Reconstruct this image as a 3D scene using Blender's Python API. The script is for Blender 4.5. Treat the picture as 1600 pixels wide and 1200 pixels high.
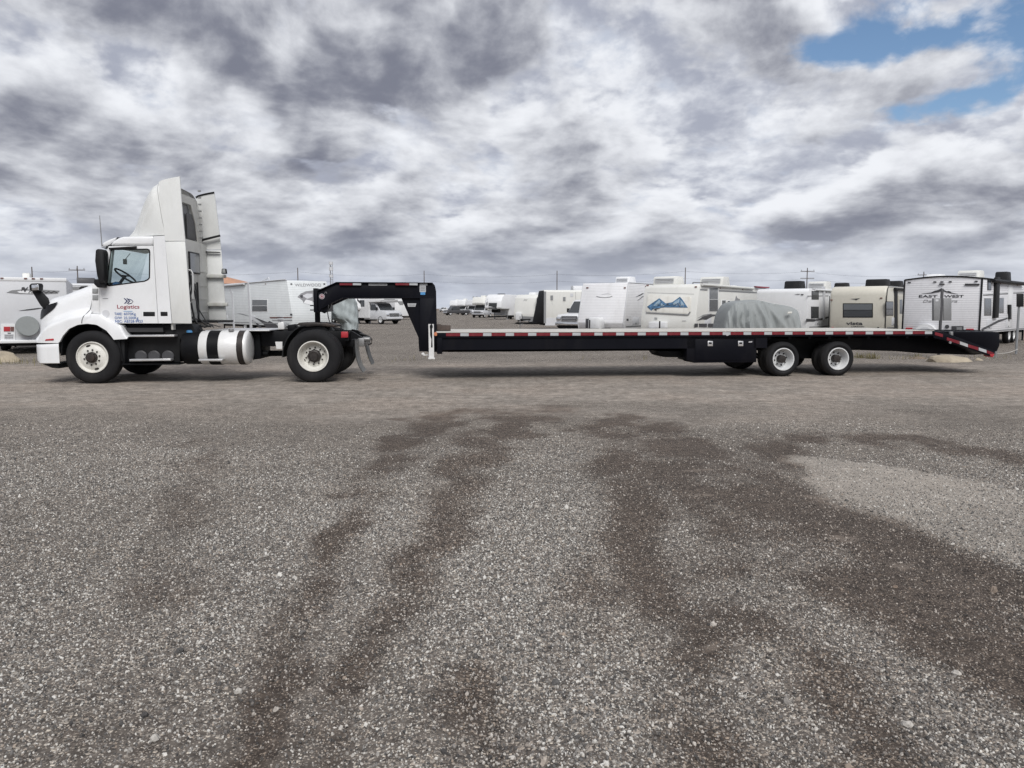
import bpy, bmesh, math, random
import numpy as np
from mathutils import Vector, Matrix
from mathutils.geometry import tessellate_polygon
R = math.radians
random.seed(7)
for o in list(bpy.data.objects): bpy.data.objects.remove(o)
SC = bpy.context.scene
COL = SC.collection

# ------------------------------------------------------------------ camera
CAM_H, FPX, HOR = 1.43, 1200.0, 482.0            # eye height, focal length and horizon row of the 1600 x 1200 photograph
PITCH = math.atan((600 - HOR) / FPX)
cam = bpy.data.cameras.new('camera'); cam.sensor_width = 36; cam.lens = FPX / 1600 * 36
cam.clip_start = 0.05; cam.clip_end = 8000
co = bpy.data.objects.new('camera', cam); COL.objects.link(co)
co.location = (0, 0, CAM_H); co.rotation_euler = (math.pi / 2 - PITCH, 0, 0)
SC.camera = co

# ------------------------------------------------------------------ light
SUN_AZ, SUN_EL = R(168), R(46)                    # azimuth clockwise from +Y (the view direction)
sun = bpy.data.lights.new('sun', 'SUN'); sun.energy = 1.5; sun.angle = R(30); sun.color = (1.0, 0.98, 0.955)
so = bpy.data.objects.new('sun', sun); COL.objects.link(so)
sd = Vector((math.sin(SUN_AZ) * math.cos(SUN_EL), math.cos(SUN_AZ) * math.cos(SUN_EL), math.sin(SUN_EL)))
so.location = sd * 50
so.rotation_euler = sd.to_track_quat('Z', 'Y').to_euler()
SC.view_settings.view_transform = 'Standard'; SC.view_settings.look = 'None'
SC.view_settings.gamma = 1; SC.view_settings.exposure = 0.86
SC.render.engine = 'CYCLES'
SC.cycles.use_denoising = True; SC.cycles.use_adaptive_sampling = True; SC.cycles.adaptive_threshold = .012; SC.cycles.denoising_prefilter = 'FAST'
SC.cycles.max_bounces = 5; SC.cycles.diffuse_bounces = 2; SC.cycles.glossy_bounces = 3
SC.cycles.transparent_max_bounces = 12; SC.cycles.caustics_reflective = False; SC.cycles.caustics_refractive = False

class NT:
    """short hand for node trees"""
    def __init__(s, tree): s.t = tree; s.n = tree.nodes; s.l = tree.links
    def node(s, kind, **kw):
        n = s.n.new(kind)
        for k, v in kw.items():
            if k.startswith('i_'):
                key = k[2:]; key = int(key) if key.isdigit() else key
                s.put(n.inputs[key], v)
            else: setattr(n, k, v)
        return n
    def put(s, sock, v):
        if hasattr(v, 'is_output') or isinstance(v, bpy.types.NodeSocket): s.l.new(v, sock)
        else: sock.default_value = v
    def math(s, op, a, b=None, c=None, clamp=False):
        n = s.n.new('ShaderNodeMath'); n.operation = op; n.use_clamp = clamp
        s.put(n.inputs[0], a)
        if b is not None: s.put(n.inputs[1], b)
        if c is not None: s.put(n.inputs[2], c)
        return n.outputs[0]
    def vmath(s, op, a, b=None, sc=None):
        n = s.n.new('ShaderNodeVectorMath'); n.operation = op
        s.put(n.inputs[0], a)
        if b is not None: s.put(n.inputs[1], b)
        if sc is not None: s.put(n.inputs['Scale'], sc)
        return n.outputs[1] if op in ('LENGTH', 'DISTANCE', 'DOT_PRODUCT') else n.outputs[0]
    def noise(s, vec, scale, detail=4, rough=.55, dist=0.0, dim='3D', out=0):
        n = s.n.new('ShaderNodeTexNoise'); n.noise_dimensions = dim
        if vec is not None: s.put(n.inputs['Vector'], vec)
        s.put(n.inputs['Scale'], scale); n.inputs['Detail'].default_value = detail
        n.inputs['Roughness'].default_value = rough; n.inputs['Distortion'].default_value = dist
        return n.outputs[out]
    def ramp(s, fac, stops, interp='LINEAR'):
        n = s.n.new('ShaderNodeValToRGB'); n.color_ramp.interpolation = interp
        e = n.color_ramp.elements
        while len(e) < len(stops): e.new(0.5)
        for k, (p, c) in enumerate(stops):
            e[k].position = p; e[k].color = (c if hasattr(c, '__len__') else (c, c, c)) + ((1,) if not hasattr(c, '__len__') or len(c) == 3 else ())
        s.put(n.inputs[0], fac); return n.outputs[0]
    def mix(s, fac, a, b, mode='MIX'):
        n = s.n.new('ShaderNodeMix'); n.data_type = 'RGBA'; n.blend_type = mode
        s.put(n.inputs[0], fac)
        for k, v in ((6, a), (7, b)):
            if isinstance(v, tuple) and len(v) == 3: v = v + (1,)
            s.put(n.inputs[k], v)
        return n.outputs[2]
    def mapr(s, v, a, b, c=0.0, d=1.0, smooth=True):
        n = s.n.new('ShaderNodeMapRange'); n.interpolation_type = 'SMOOTHSTEP' if smooth else 'LINEAR'
        s.put(n.inputs[0], v)
        for k, q in enumerate((a, b, c, d)): n.inputs[k + 1].default_value = q
        return n.outputs[0]

# ------------------------------------------------------------------ sky: a deck of broken cloud over a clear sky
world = bpy.data.worlds.new('World'); SC.world = world; world.use_nodes = True
W = NT(world.node_tree); W.n.clear()
geo = W.node('ShaderNodeTexCoord').outputs['Generated']
sep = W.node('ShaderNodeSeparateXYZ', i_0=geo)
dx, dy, dz = sep.outputs
el = W.math('ARCSINE', dz); az = W.math('ARCTAN2', dx, dy)
den = W.math('ADD', W.math('MAXIMUM', dz, 0.0), 0.16)
def plane(shift, seed):                            # cloud deck coordinates: heaps flatten towards the horizon
    c = W.node('ShaderNodeCombineXYZ')
    W.put(c.inputs[0], W.math('MULTIPLY_ADD', az, 1.7, seed)); W.put(c.inputs[1], W.math('MULTIPLY', W.math('LOGARITHM', W.math('ADD', den, shift), 2.718), 1.3))
    return c.outputs[0]
def spot(a0, e0, ra, re):                          # soft patch of sky round one bearing
    q = W.math('ADD', W.math('POWER', W.math('DIVIDE', W.math('SUBTRACT', az, R(a0)), R(ra)), 2.0),
               W.math('POWER', W.math('DIVIDE', W.math('SUBTRACT', el, R(e0)), R(re)), 2.0))
    return W.math('EXPONENT', W.math('MULTIPLY', q, -1.0))
bulk = W.math('SUBTRACT', W.math('ADD', W.math('MULTIPLY', spot(-22, 18.8, 15, 3.6), .10), W.math('MULTIPLY', spot(-4, 17.4, 9, 2.8), .06)),
              W.math('ADD', W.math('MULTIPLY', spot(-15, 13.3, 7, 2.2), .10), W.math('MULTIPLY', spot(18, 13, 16, 6), .05)))
def heap(p, scale):                                # one layer of heaped cloud: soft masses with rounded edges
    n = W.noise(p, scale, 7, .56, .15, '2D')
    v = W.node('ShaderNodeTexVoronoi'); v.voronoi_dimensions = '2D'; v.normalize = True
    W.put(v.inputs['Vector'], W.vmath('ADD', p, W.vmath('SCALE', W.vmath('SUBTRACT', W.noise(p, scale * 3, 3, .5, 0, '2D', 1), (.5, .5, .5)), sc=.22 / scale * 2)))
    v.inputs['Scale'].default_value = scale * 1.9; v.inputs['Detail'].default_value = 2; v.inputs['Roughness'].default_value = .5
    return W.math('ADD', W.math('MULTIPLY', n, .80), W.math('MULTIPLY', W.math('SUBTRACT', .62, v.outputs['Distance']), .32))
def layer(under, seed, scale, rise, lo, hi, light, dark, extra, base=.0):
    d0, d1 = heap(plane(0.0, seed), scale), heap(plane(rise, seed), scale)
    if extra is not None: d0 = W.math('ADD', d0, extra); d1 = W.math('ADD', d1, extra)
    mott = W.mapr(W.noise(plane(0.004, seed + 2.2), scale * 1.7, 6, .55, .2, '2D'), .30, .70, -.07, .07, False)
    body = W.mix(W.mapr(W.math('ADD', d1, mott), lo - .05, lo + .33), light, dark)
    return W.mix(W.mapr(d0, lo, hi), under, body), d0
ccol, _ = layer((.50, .545, .64), 3.1, 4.6, .016, .30, .44, (.85, .875, .92), (.37, .395, .475), None)
ccol, dens = layer(ccol, 9.4, 2.5, .026, .37, .48, (.83, .85, .89), (.195, .207, .26), bulk)
hz = W.mapr(el, R(0), R(7), 1.0, 0.0)
ccol = W.mix(W.math('MULTIPLY', hz, .68), ccol, (.54, .58, .665))
hole = W.math('ADD', W.math('ADD', W.math('MULTIPLY', spot(35.0, 16.6, 8.0, 3.4), .56), W.math('MULTIPLY', spot(21.5, 16.8, 5.0, 2.0), .35)),
              W.math('MULTIPLY', spot(28.5, 12.8, 6.0, 1.1), .34))
cover = W.math('SUBTRACT', W.math('ADD', heap(plane(0.0, 9.4), 4.0), .34), hole)
cover = W.mapr(cover, .42, .62)
sky = W.node('ShaderNodeTexSky', sky_type='NISHITA', sun_disc=False, sun_elevation=SUN_EL, sun_rotation=SUN_AZ)
sky.air_density = 1.0; sky.dust_density = 0.3; sky.ozone_density = 2.0
blue = W.node('ShaderNodeHueSaturation', i_Saturation=1.05, i_Value=1.0, i_Color=sky.outputs[0])
b_sky = W.node('ShaderNodeBackground', i_Color=blue.outputs[0], i_Strength=0.06)
b_cl = W.node('ShaderNodeBackground', i_Color=ccol, i_Strength=0.585)
mx = W.node('ShaderNodeMixShader'); W.put(mx.inputs[0], cover); W.put(mx.inputs[1], b_sky.outputs[0]); W.put(mx.inputs[2], b_cl.outputs[0])
world.cycles.sampling_method = 'MANUAL'; world.cycles.sample_map_resolution = 256
out = W.node('ShaderNodeOutputWorld'); W.l.new(mx.outputs[0], out.inputs['Surface'])

# ------------------------------------------------------------------ photograph -> place
def ray(px, py):
    x = (px - 800) / FPX; y = (600 - py) / FPX
    return Vector((x, math.cos(PITCH) + y * math.sin(PITCH), -math.sin(PITCH) + y * math.cos(PITCH)))
EYE = Vector((0, 0, CAM_H))
def ground_at(px, py): r = ray(px, py); return EYE + r * (CAM_H / -r.z)
def depth_at(px, py, Y): r = ray(px, py); return EYE + r * (Y / r.y)

# ------------------------------------------------------------------ materials
def pm(name, col, rough=.5, metal=0.0, var=.08, scale=4.0, bump=0.0, bscale=60.0, dirt=None, dirt_amt=.3, coat=0.0, spec=.5, emit=None):
    m = bpy.data.materials.new(name); m.use_nodes = True
    N = NT(m.node_tree); b = N.n['Principled BSDF']
    tc = N.node('ShaderNodeTexCoord').outputs['Object']
    n1 = N.noise(tc, scale, 5, .6)
    v = N.mapr(n1, .3, .7, 1 - var, 1 + var * .6, False)
    c = N.vmath('SCALE', tuple(col), sc=v)
    if dirt:
        mp = N.node('ShaderNodeMapping', i_0=tc); mp.inputs['Scale'].default_value = (1, 1, .28)
        n2 = N.noise(mp.outputs[0], 2.3, 7, .68, .4)
        c = N.mix(N.mapr(n2, .47, .78, 0, dirt_amt), c, tuple(dirt))
    N.put(b.inputs['Base Color'], c)
    r = N.mapr(n1, .25, .75, rough * .85, min(1, rough * 1.15), False); N.put(b.inputs['Roughness'], r)
    b.inputs['Metallic'].default_value = metal; b.inputs['Coat Weight'].default_value = coat; b.inputs['Coat Roughness'].default_value = .08
    b.inputs['Specular IOR Level'].default_value = spec
    if bump:
        bp = N.node('ShaderNodeBump'); bp.inputs['Strength'].default_value = bump; bp.inputs['Distance'].default_value = .01
        N.put(bp.inputs['Height'], N.noise(tc, bscale, 4, .6)); N.l.new(bp.outputs[0], b.inputs['Normal'])
    return m
def siding(name, col, pitch=.075, depth=.006):
    m = pm(name, col, .42, 0, .05, 1.2, dirt=(.42, .41, .38), dirt_amt=.22)
    N = NT(m.node_tree); b = N.n['Principled BSDF']
    tc = N.node('ShaderNodeTexCoord').outputs['Object']
    z = N.node('ShaderNodeSeparateXYZ', i_0=tc).outputs[2]
    fr = N.math('FRACT', N.math('DIVIDE', z, pitch))
    h = N.ramp(fr, [(0.0, 0.0), (.10, 1.0), (.86, .35), (1.0, 0.0)])
    bp = N.node('ShaderNodeBump'); bp.inputs['Strength'].default_value = 1.0; bp.inputs['Distance'].default_value = depth
    N.put(bp.inputs['Height'], h); N.l.new(bp.outputs[0], b.inputs['Normal'])
    src = b.inputs['Base Color'].links[0].from_socket
    N.put(b.inputs['Base Color'], N.mix(N.ramp(fr, [(0, .38), (.12, 0.0), (.9, 0.0), (1, .38)]), src, (.25, .26, .28)))  # lap joints drawn darker: groove shade painted into the colour, with a little dirt
    return m
def glass(name, tint, alpha, rough=.02):
    m = bpy.data.materials.new(name); m.use_nodes = True
    N = NT(m.node_tree); N.n.clear()
    t = N.node('ShaderNodeBsdfTransparent', i_Color=tuple(tint) + (1,)); g = N.node('ShaderNodeBsdfGlossy', i_Roughness=rough)
    fr = N.node('ShaderNodeFresnel', i_IOR=1.45)
    ms = N.node('ShaderNodeMixShader'); N.put(ms.inputs[0], N.math('MULTIPLY', fr.outputs[0], alpha)); N.l.new(t.outputs[0], ms.inputs[1]); N.l.new(g.outputs[0], ms.inputs[2])
    o = N.node('ShaderNodeOutputMaterial'); N.l.new(ms.outputs[0], o.inputs[0]); return m
MAT = dict(
    truck_white=pm('truck_white', (.79, .80, .81), .30, 0, .05, 1.6, dirt=(.50, .48, .44), dirt_amt=.24, coat=.35),
    fairing=pm('fairing_white', (.72, .73, .715), .42, 0, .06, 1.4, dirt=(.46, .45, .41), dirt_amt=.28),
    back_white=pm('dusty_white', (.56, .56, .53), .6, 0, .10, 2.2, dirt=(.26, .24, .20), dirt_amt=.6),
    black=pm('black_paint', (.006, .0065, .008), .5, 0, .2, 3, dirt=(.04, .036, .032), dirt_amt=.22, spec=.15),
    plastic=pm('black_plastic', (.012, .0125, .014), .55, 0, .15, 6, dirt=(.05, .045, .04), dirt_amt=.25, spec=.25),
    navy=pm('trailer_black', (.0045, .005, .0085), .45, 0, .2, 1.2, dirt=(.03, .027, .025), dirt_amt=.18, spec=.12),
    rubber=pm('tyre_rubber', (.014, .014, .0155), .75, 0, .2, 5, bump=.15, bscale=40, dirt=(.07, .065, .06), dirt_amt=.4, spec=.2),
    rim=pm('white_rim', (.70, .69, .64), .42, 0, .08, 8, dirt=(.34, .27, .18), dirt_amt=.45),
    rim2=pm('silver_white_rim', (.66, .67, .67), .38, .0, .08, 8, dirt=(.26, .24, .20), dirt_amt=.4),
    hub=pm('dark_hub', (.035, .03, .028), .5, .3, .3, 14, dirt=(.16, .10, .07), dirt_amt=.4),
    alu=pm('brushed_aluminium', (.72, .72, .72), .34, .75, .08, 5, dirt=(.40, .37, .33), dirt_amt=.3),
    alu2=pm('tank_white', (.74, .74, .73), .36, .1, .06, 3, dirt=(.42, .40, .37), dirt_amt=.35),
    steel=pm('dull_steel', (.30, .30, .30), .5, .6, .15, 5, dirt=(.16, .13, .10), dirt_amt=.4),
    grey=pm('grey_plastic', (.30, .31, .31), .6, 0, .1, 6),
    pale=pm('pale_deck', (.56, .54, .50), .7, 0, .12, 2.5, bump=.2, bscale=30, dirt=(.34, .31, .27), dirt_amt=.5),
    white=pm('rv_white', (.76, .77, .78), .42, 0, .05, 1.0, dirt=(.46, .45, .42), dirt_amt=.22),
    cream=pm('rv_cream', (.71, .71, .675), .45, 0, .05, 1.0, dirt=(.46, .44, .38), dirt_amt=.22),
    tan=pm('rv_tan', (.64, .615, .535), .38, 0, .05, 1.0, dirt=(.42, .39, .32), dirt_amt=.2),
    lgrey=pm('rv_light_grey', (.60, .61, .63), .45, 0, .05, 1.0),
    mgrey=pm('rv_mid_grey', (.24, .245, .25), .5, 0, .08, 2.0),
    charcoal=pm('charcoal', (.055, .055, .06), .5, 0, .12, 4),
    red=pm('reflective_red', (.17, .012, .020), .35, 0, .15, 9, dirt=(.2, .12, .1), dirt_amt=.3),
    tapew=pm('reflective_white', (.44, .455, .47), .35, 0, .1, 9, dirt=(.4, .38, .35), dirt_amt=.35),
    lamp_red=pm('red_lens', (.42, .035, .045), .25, 0, .1, 9),
    lamp_amber=pm('amber_lens', (.55, .20, .10), .3, 0, .1, 9),
    navyprint=pm('navy_print', (.03, .035, .11), .5, 0, .05), redprint=pm('red_print', (.30, .05, .07), .5, 0, .05),
    blueprint=pm('blue_print', (.05, .13, .36), .5, 0, .05), darkprint=pm('dark_print', (.05, .05, .055), .5, 0, .05),
    greyprint=pm('grey_print', (.26, .26, .27), .5, 0, .08), skyprint=pm('sky_blue_print', (.08, .28, .55), .5, 0, .05),
    mtn=pm('mountain_blue', (.075, .17, .30), .5, 0, .7, 9), mtn2=pm('mountain_pale_blue', (.30, .42, .52), .5, 0, .3, 12),
    win=pm('dark_window', (.045, .05, .055), .08, 0, .1, 1, spec=.7), win2=pm('grey_window', (.13, .14, .15), .12, 0, .1, 1, spec=.7),
    lens=pm('dark_lens', (.012, .012, .014), .25, 0, .3, 8, spec=.25),
    chrome=pm('chrome', (.75, .76, .78), .15, .95, .05, 6),
    wood=pm('weathered_wood', (.085, .065, .055), .85, 0, .35, 14, bump=.5, bscale=30),
    pole=pm('weathered_pole', (.13, .11, .10), .85, 0, .2, 4),
    galv=pm('galvanised_steel', (.34, .35, .36), .45, .6, .12, 6),
    rock=pm('sandstone', (.36, .31, .235), .9, 0, .3, 3, bump=.8, bscale=14),
    rock2=pm('brown_stone', (.19, .15, .115), .9, 0, .3, 3, bump=.8, bscale=14),
    tarp=pm('grey_tarp', (.28, .30, .30), .7, 0, .08, 3, dirt=(.28, .28, .27), dirt_amt=.3, bump=.12, bscale=20),
    tarp2=pm('blue_grey_tarp', (.36, .40, .405), .65, 0, .1, 3, dirt=(.24, .26, .26), dirt_amt=.3, bump=.12, bscale=20),
    flap=pm('grey_mudflap', (.17, .175, .175), .75, 0, .15, 8, dirt=(.30, .28, .25), dirt_amt=.5),
    orange=pm('terracotta_roof', (.50, .27, .17), .8, 0, .12, 2), brown=pm('brown_panel', (.16, .075, .065), .5, 0, .1, 3),
    silver=pm('silver_paint', (.58, .59, .61), .3, .0, .06, 2), blueobj=pm('blue_cloth', (.06, .16, .34), .8),
    dash=pm('dark_interior', (.03, .03, .032), .7), hose=pm('black_hose', (.012, .012, .013), .45),
    panel=pm('grey_enclosure', (.25, .255, .26), .55, .2, .08, 3),
    sid=siding('white_siding', (.77, .77, .78)), sid2=siding('pale_blue_siding', (.71, .74, .745), .095), sid3=siding('grey_white_siding', (.77, .77, .79), .082),
    glass=glass('clear_glass', (.90, .95, .945), .5), glass2=glass('windscreen_glass', (.93, .97, .965), .25), smoke=glass('smoked_glass', (.30, .33, .34), 1.0),
)
# ------------------------------------------------------------------ mesh helpers
class MB:
    def __init__(s): s.v = []; s.f = []
    def add(s, vs, fs):
        o = len(s.v); s.v += [tuple(p) for p in vs]; s.f += [tuple(o + k for k in f) for f in fs]; return s
    def box(s, x0, x1, y0, y1, z0, z1):
        return s.add([(x0, y0, z0), (x1, y0, z0), (x1, y1, z0), (x0, y1, z0), (x0, y0, z1), (x1, y0, z1), (x1, y1, z1), (x0, y1, z1)],
                     [(0, 3, 2, 1), (4, 5, 6, 7), (0, 1, 5, 4), (1, 2, 6, 5), (2, 3, 7, 6), (3, 0, 4, 7)])
    def loops(s, a, b, holes=()):
        """solid between two matching 3D outlines a and b (holes: pairs of outlines)"""
        A = list(a); B = list(b); rings = [(0, len(A))]
        for ha, hb in holes: rings.append((len(A), len(ha))); A += list(ha); B += list(hb)
        n = len(A)
        polys = [[Vector(A[k]) for k in range(o, o + c)] for o, c in rings]
        tri = tessellate_polygon(polys) if (len(rings) > 1) else None
        fs = []
        if tri: fs += [tuple(t) for t in tri] + [tuple(n + k for k in reversed(t)) for t in tri]
        else: fs += [tuple(range(n))] + [tuple(range(2 * n - 1, n - 1, -1))]
        for o, c in rings:
            for k in range(c):
                i, j = o + k, o + (k + 1) % c
                fs.append((i, n + i, n + j, j))
        return s.add(A + B, fs)
    def prism(s, poly, y0, y1, holes=()):                # poly in (x, z)
        f = lambda P, y: [(p[0], y, p[1]) for p in P]
        return s.loops(f(poly, y0), f(poly, y1), [(f(h, y0), f(h, y1)) for h in holes])
    def prism_x(s, poly, x0, x1):                        # poly in (y, z)
        return s.loops([(x0, p[0], p[1]) for p in poly], [(x1, p[0], p[1]) for p in poly])
    def tube(s, pts, r, n=8):
        pts = [Vector(p) for p in pts]; m = len(pts); vs = []; fs = []
        ref = Vector((0, 0, 1))
        for i, p in enumerate(pts):
            d = (pts[min(i + 1, m - 1)] - pts[max(i - 1, 0)]).normalized()
            a = d.cross(ref if abs(d.z) < .9 else Vector((1, 0, 0))).normalized(); b = a.cross(d)
            rr = r[i] if hasattr(r, '__len__') else r
            for k in range(n):
                t = 2 * math.pi * k / n; vs.append(p + (a * math.cos(t) + b * math.sin(t)) * rr)
        for i in range(m - 1):
            for k in range(n): fs.append((i * n + k, i * n + (k + 1) % n, (i + 1) * n + (k + 1) % n, (i + 1) * n + k))
        fs += [tuple(range(n - 1, -1, -1)), tuple((m - 1) * n + k for k in range(n))]
        return s.add(vs, fs)
    def lathe(s, prof, c=(0, 0, 0), axis='y', n=48, closed=False):
        vs = []; fs = []; m = len(prof)
        for k in range(n):
            t = 2 * math.pi * k / n; ct, st = math.cos(t), math.sin(t)
            for a, r in prof:
                q = {'y': (r * ct, a, r * st), 'x': (a, r * ct, r * st), 'z': (r * ct, r * st, a)}[axis]
                vs.append((q[0] + c[0], q[1] + c[1], q[2] + c[2]))
        for k in range(n):
            k2 = (k + 1) % n
            for i in range(m if closed else m - 1):
                j = (i + 1) % m; fs.append((k * m + i, k * m + j, k2 * m + j, k2 * m + i))
        return s.add(vs, fs)
    def grid(s, rows):
        h, w = len(rows), len(rows[0])
        return s.add([p for r in rows for p in r], [(i * w + j, i * w + j + 1, (i + 1) * w + j + 1, (i + 1) * w + j) for i in range(h - 1) for j in range(w - 1)])
    def build(s, name, mat, parent=None, bevel=0.0, smooth=35, seg=2):
        me = bpy.data.meshes.new(name)
        bm = bmesh.new(); vs = [bm.verts.new(p) for p in s.v]
        for f in s.f:
            try: bm.faces.new([vs[k] for k in f])
            except ValueError: pass
        bmesh.ops.remove_doubles(bm, verts=bm.verts, dist=1e-5)
        bmesh.ops.recalc_face_normals(bm, faces=bm.faces)
        if bevel:
            ed = [e for e in bm.edges if e.is_manifold and e.calc_face_angle(0) > R(24)]
            try: bmesh.ops.bevel(bm, geom=ed, offset=bevel, segments=seg, profile=.5, affect='EDGES', clamp_overlap=True)
            except Exception: pass
        bm.to_mesh(me); bm.free()
        if smooth:
            me.polygons.foreach_set('use_smooth', [True] * len(me.polygons)); me.set_sharp_from_angle(angle=R(smooth))
        if mat is not None: me.materials.append(MAT[mat] if isinstance(mat, str) else mat)
        o = bpy.data.objects.new(name, me); COL.objects.link(o)
        if parent is not None: o.parent = parent
        return o
def tag(o, label=None, cat=None, group=None, kind=None):
    for k, v in (('label', label), ('category', cat), ('group', group), ('kind', kind)):
        if v: o[k] = v
    return o
def empty(name, loc=(0, 0, 0), rz=0.0, parent=None):
    o = bpy.data.objects.new(name, None); COL.objects.link(o); o.location = loc; o.rotation_euler = (0, 0, rz)
    o.empty_display_size = .2
    if parent is not None: o.parent = parent
    return o
def dup(o, parent=None, loc=None):
    c = o.copy(); COL.objects.link(c); c.parent = parent
    if loc is not None: c.location = loc
    for ch in list(o.children): dup(ch, c)
    return c
def text_mesh(s, size, bold=0.0, shear=0.0, space=1.0, align='LEFT'):
    cu = bpy.data.curves.new('lettering', 'FONT'); cu.body = s; cu.size = size; cu.extrude = .002; cu.offset = bold
    cu.shear = shear; cu.space_character = space; cu.align_x = align; cu.resolution_u = 3
    o = bpy.data.objects.new('lettering', cu); COL.objects.link(o)
    dg = bpy.context.evaluated_depsgraph_get()
    me = bpy.data.meshes.new_from_object(o.evaluated_get(dg))
    bpy.data.objects.remove(o); bpy.data.curves.remove(cu); return me
def lettering(s, size, mat, parent, origin, right, up, width=None, **kw):
    me = text_mesh(s, size, **kw)
    right = Vector(right).normalized(); up = Vector(up).normalized(); n = right.cross(up)
    k = 1.0
    if width:
        xs = [v.co.x for v in me.vertices]; k = width / max(1e-6, max(xs) - min(xs))
    for v in me.vertices: v.co = Vector(origin) + right * (v.co.x * k) + up * v.co.y + n * (v.co.z + .004)
    me.materials.clear(); me.materials.append(MAT[mat])
    o = bpy.data.objects.new('lettering', me); COL.objects.link(o); o.parent = parent; return o
def interp(x, pts):
    return float(np.interp(x, [p[0] for p in pts], [p[1] for p in pts]))
def sst(a, b, x):
    t = min(1, max(0, (x - a) / (b - a))); return t * t * (3 - 2 * t)

# ------------------------------------------------------------------ ground
rng = np.random.default_rng(5)
LAT = rng.random((256, 256))
def vnoise(x, y):
    xi = np.floor(x).astype(int); yi = np.floor(y).astype(int); fx = x - xi; fy = y - yi
    fx = fx * fx * (3 - 2 * fx); fy = fy * fy * (3 - 2 * fy)
    g = lambda a, b: LAT[a % 256, b % 256]
    return (g(xi, yi) * (1 - fx) + g(xi + 1, yi) * fx) * (1 - fy) + (g(xi, yi + 1) * (1 - fx) + g(xi + 1, yi + 1) * fx) * fy
def fbm(x, y, o=4):
    s = 0; a = .5; t = 0
    for k in range(o): s = s + a * vnoise(x * 2 ** k + 17 * k, y * 2 ** k + 5 * k); t += a; a *= .5
    return s / t
def smooth(a, b, x): t = np.clip((x - a) / (b - a), 0, 1); return t * t * (3 - 2 * t)
def band(X, Y, pts, w):                       # soft stroke through photo points, w = (width in metres per point)
    P = [ground_at(*p) for p in pts]; d = np.full(X.shape, 9.)
    for k in range(len(P) - 1):
        ax, ay, bx, by = P[k].x, P[k].y, P[k + 1].x, P[k + 1].y
        L2 = (bx - ax) ** 2 + (by - ay) ** 2
        t = np.clip(((X - ax) * (bx - ax) + (Y - ay) * (by - ay)) / L2, 0, 1)
        ww = w[k] * (1 - t) + w[k + 1] * t
        d = np.minimum(d, np.hypot(X - ax - t * (bx - ax), Y - ay - t * (by - ay)) / ww)
    return d
def height(X, Y):
    near = 1 - smooth(10.5, 13.0, Y)
    h = (fbm(X * .45 + 3, Y * .45 + 8, 3) - .5) * .09 * near + (fbm(X * 1.9, Y * 1.9, 3) - .5) * .035 * near
    h = h + (fbm(X * .35 + 40, Y * .35, 4) - .5) * .10 * smooth(19.5, 23, Y) * (1 - smooth(40, 60, Y)) * 1.0
    for pts, w in RUTS: h = h - .028 * np.exp(-band(X, Y, pts, w) ** 2)
    return h
RUTS = [([(600, 770), (520, 860), (450, 985), (405, 1100), (380, 1230)], (.13, .13, .14, .13, .12)), ([(690, 645), (540, 770)], (.34, .24)), ([(745, 1060), (800, 1230)], (.12, .12)),
        ([(740, 730), (690, 830), (620, 940), (560, 1030), (520, 1210)], (.25, .18, .15, .12, .10)), ([(975, 760), (1000, 860), (1060, 1010), (1150, 1230)], (.26, .22, .2, .18)), ([(1215, 705), (1290, 770), (1420, 842), (1640, 965)], (.30, .26, .26, .26))]
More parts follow.
